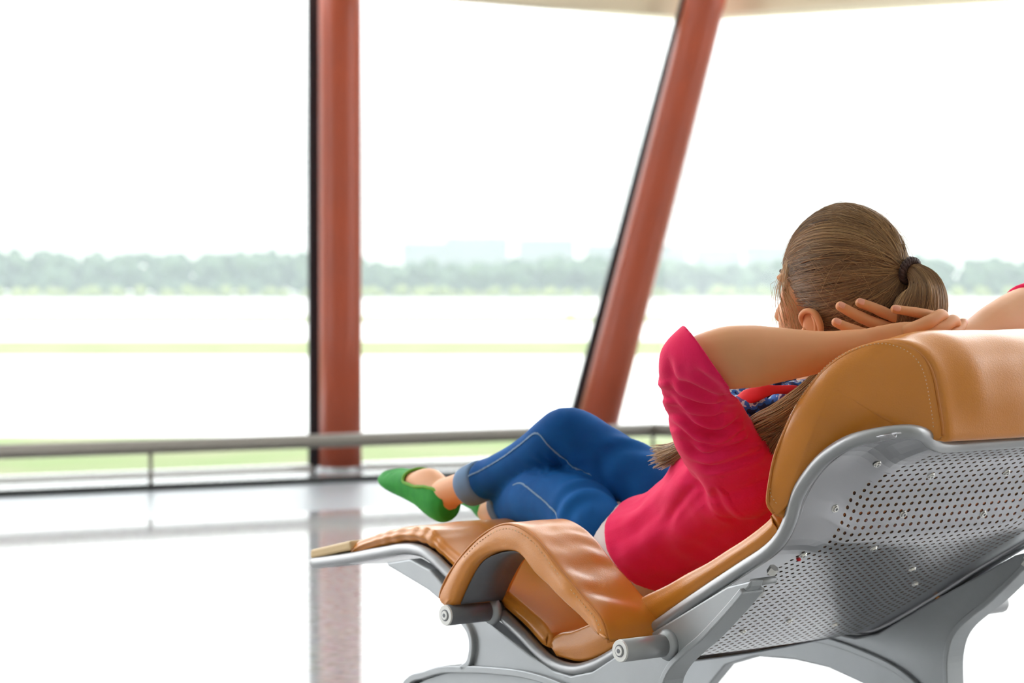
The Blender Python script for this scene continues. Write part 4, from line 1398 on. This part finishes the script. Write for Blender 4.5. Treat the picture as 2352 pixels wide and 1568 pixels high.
# pony tail
tail_c = [TIE, TIE + U([.006, -.014, -.006]), TIE + U([.012, -.022, -.022]), TIE + U([.012, -.022, -.044]), TIE + U([.008, -.014, -.070]), TIE + U([.0, -.004, -.105])]
tail_r = [.011, .019, .033, .044, .047, .038]
tc_ = catmull(np.c_[U(tail_c), U(tail_r)], 26)
FLAT = U([1, .55, .9])                                   # the tail is flattened against the head
mb = MB(); tube(mb, np.zeros((26, 3)) + tc_[:, :3], tc_[:, 3] * .86, 24)
mb.v = [tuple(tc_[i // 24, :3] + (U(p) - tc_[i // 24, :3]) * FLAT) for i, p in enumerate(mb.v)]
tail = mb.build('ponytail', M['haircap'], hair, smooth=True)
T_, N_, B_ = frames(tc_[:, :3])
S = []; sh = []; R = []
for k in range(2600):
    a0 = RNG.uniform(0, 2 * math.pi); rr = RNG.uniform(.86, 1.04); tw = RNG.normal() * .25
    c = noise.noise(Vector((math.cos(a0) * 2.2, math.sin(a0) * 2.2, 1)))
    aa = a0 + tw * np.linspace(0, 1, 26)
    rad_ = tc_[:, 3] * (rr + .10 * c * np.sin(np.linspace(0, math.pi, 26)))
    S.append(tc_[:, :3] + FLAT * rad_[:, None] * (np.cos(aa)[:, None] * N_ + np.sin(aa)[:, None] * B_)); sh.append(np.clip(.5 + .5 * c + RNG.normal() * .16, 0, 1)); R.append(np.full(26, RNG.uniform(.0003, .0007)))
strand_mesh('ponytail_strands', np.array(S), np.array(R), np.array(sh), tail)
# braided tie
mb = MB()
for q in range(3):
    ring = []
    for k in range(49):
        a = 2 * math.pi * k / 48; w_ = .0035 * math.sin(a * 8 + q * 2.1); w2 = .0035 * math.cos(a * 8 + q * 2.1)
        ring.append(TIE + U([0, -.006, -.001]) + U([1, 0, 0]) * math.cos(a) * (.0155 + w_) + U([0, -.25, .97]) * math.sin(a) * (.0155 + w_) + U([0, .97, .25]) * w2)
    tube(mb, ring, .0034, 8)
mb.build('hair_tie', M['hairtie'], hair, smooth=True)


# hair falling over the near shoulder and its loose end
def lock(path, rad, n, name, spread=1.0, rs=.0005):
    C = catmull(np.c_[U(path), U(rad)], 22); T_, N_, B_ = frames(C[:, :3]); S = []; sh = []
    for k in range(n):
        a = RNG.uniform(0, 2 * math.pi); q = math.sqrt(RNG.random()); tw = RNG.normal() * .5
        aa = a + tw * np.linspace(0, 1, 22); e = RNG.uniform(.68, 1.0); ii = np.linspace(0, 21 * e, 22)
        Ci = np.stack([np.interp(ii, range(22), C[:, j]) for j in range(4)], 1); Ni = np.stack([np.interp(ii, range(22), N_[:, j]) for j in range(3)], 1); Bi = np.stack([np.interp(ii, range(22), B_[:, j]) for j in range(3)], 1)
        S.append(Ci[:, :3] + (Ci[:, 3] * q)[:, None] * (np.cos(aa)[:, None] * Ni + np.sin(aa)[:, None] * Bi)); sh.append(np.clip(RNG.normal(.7, .2), 0, 1))  # pale mean tone; the loose end's backlit gold is put into the colour
    S = np.array(S); return strand_mesh(name, S, np.full(S.shape[:2], rs), np.array(sh), hair)


lock([(.235, .275, .915), (.19, .300, .872), (.145, .296, .843), (.112, .315, .815), (.098, .350, .795), (.10, .385, .765)], [.014, .017, .021, .023, .022, .016], 700, 'shoulder_lock')
lock([(.225, .270, .915), (.185, .290, .865), (.142, .287, .832), (.120, .305, .80), (.118, .33, .775), (.12, .36, .745)], [.012, .014, .016, .018, .018, .014], 480, 'shoulder_lock')
lock([(.10, .43, .80), (.105, .47, .782), (.112, .52, .762), (.118, .555, .750), (.122, .590, .742)], [.012, .013, .014, .017, .022], 700, 'loose_end')
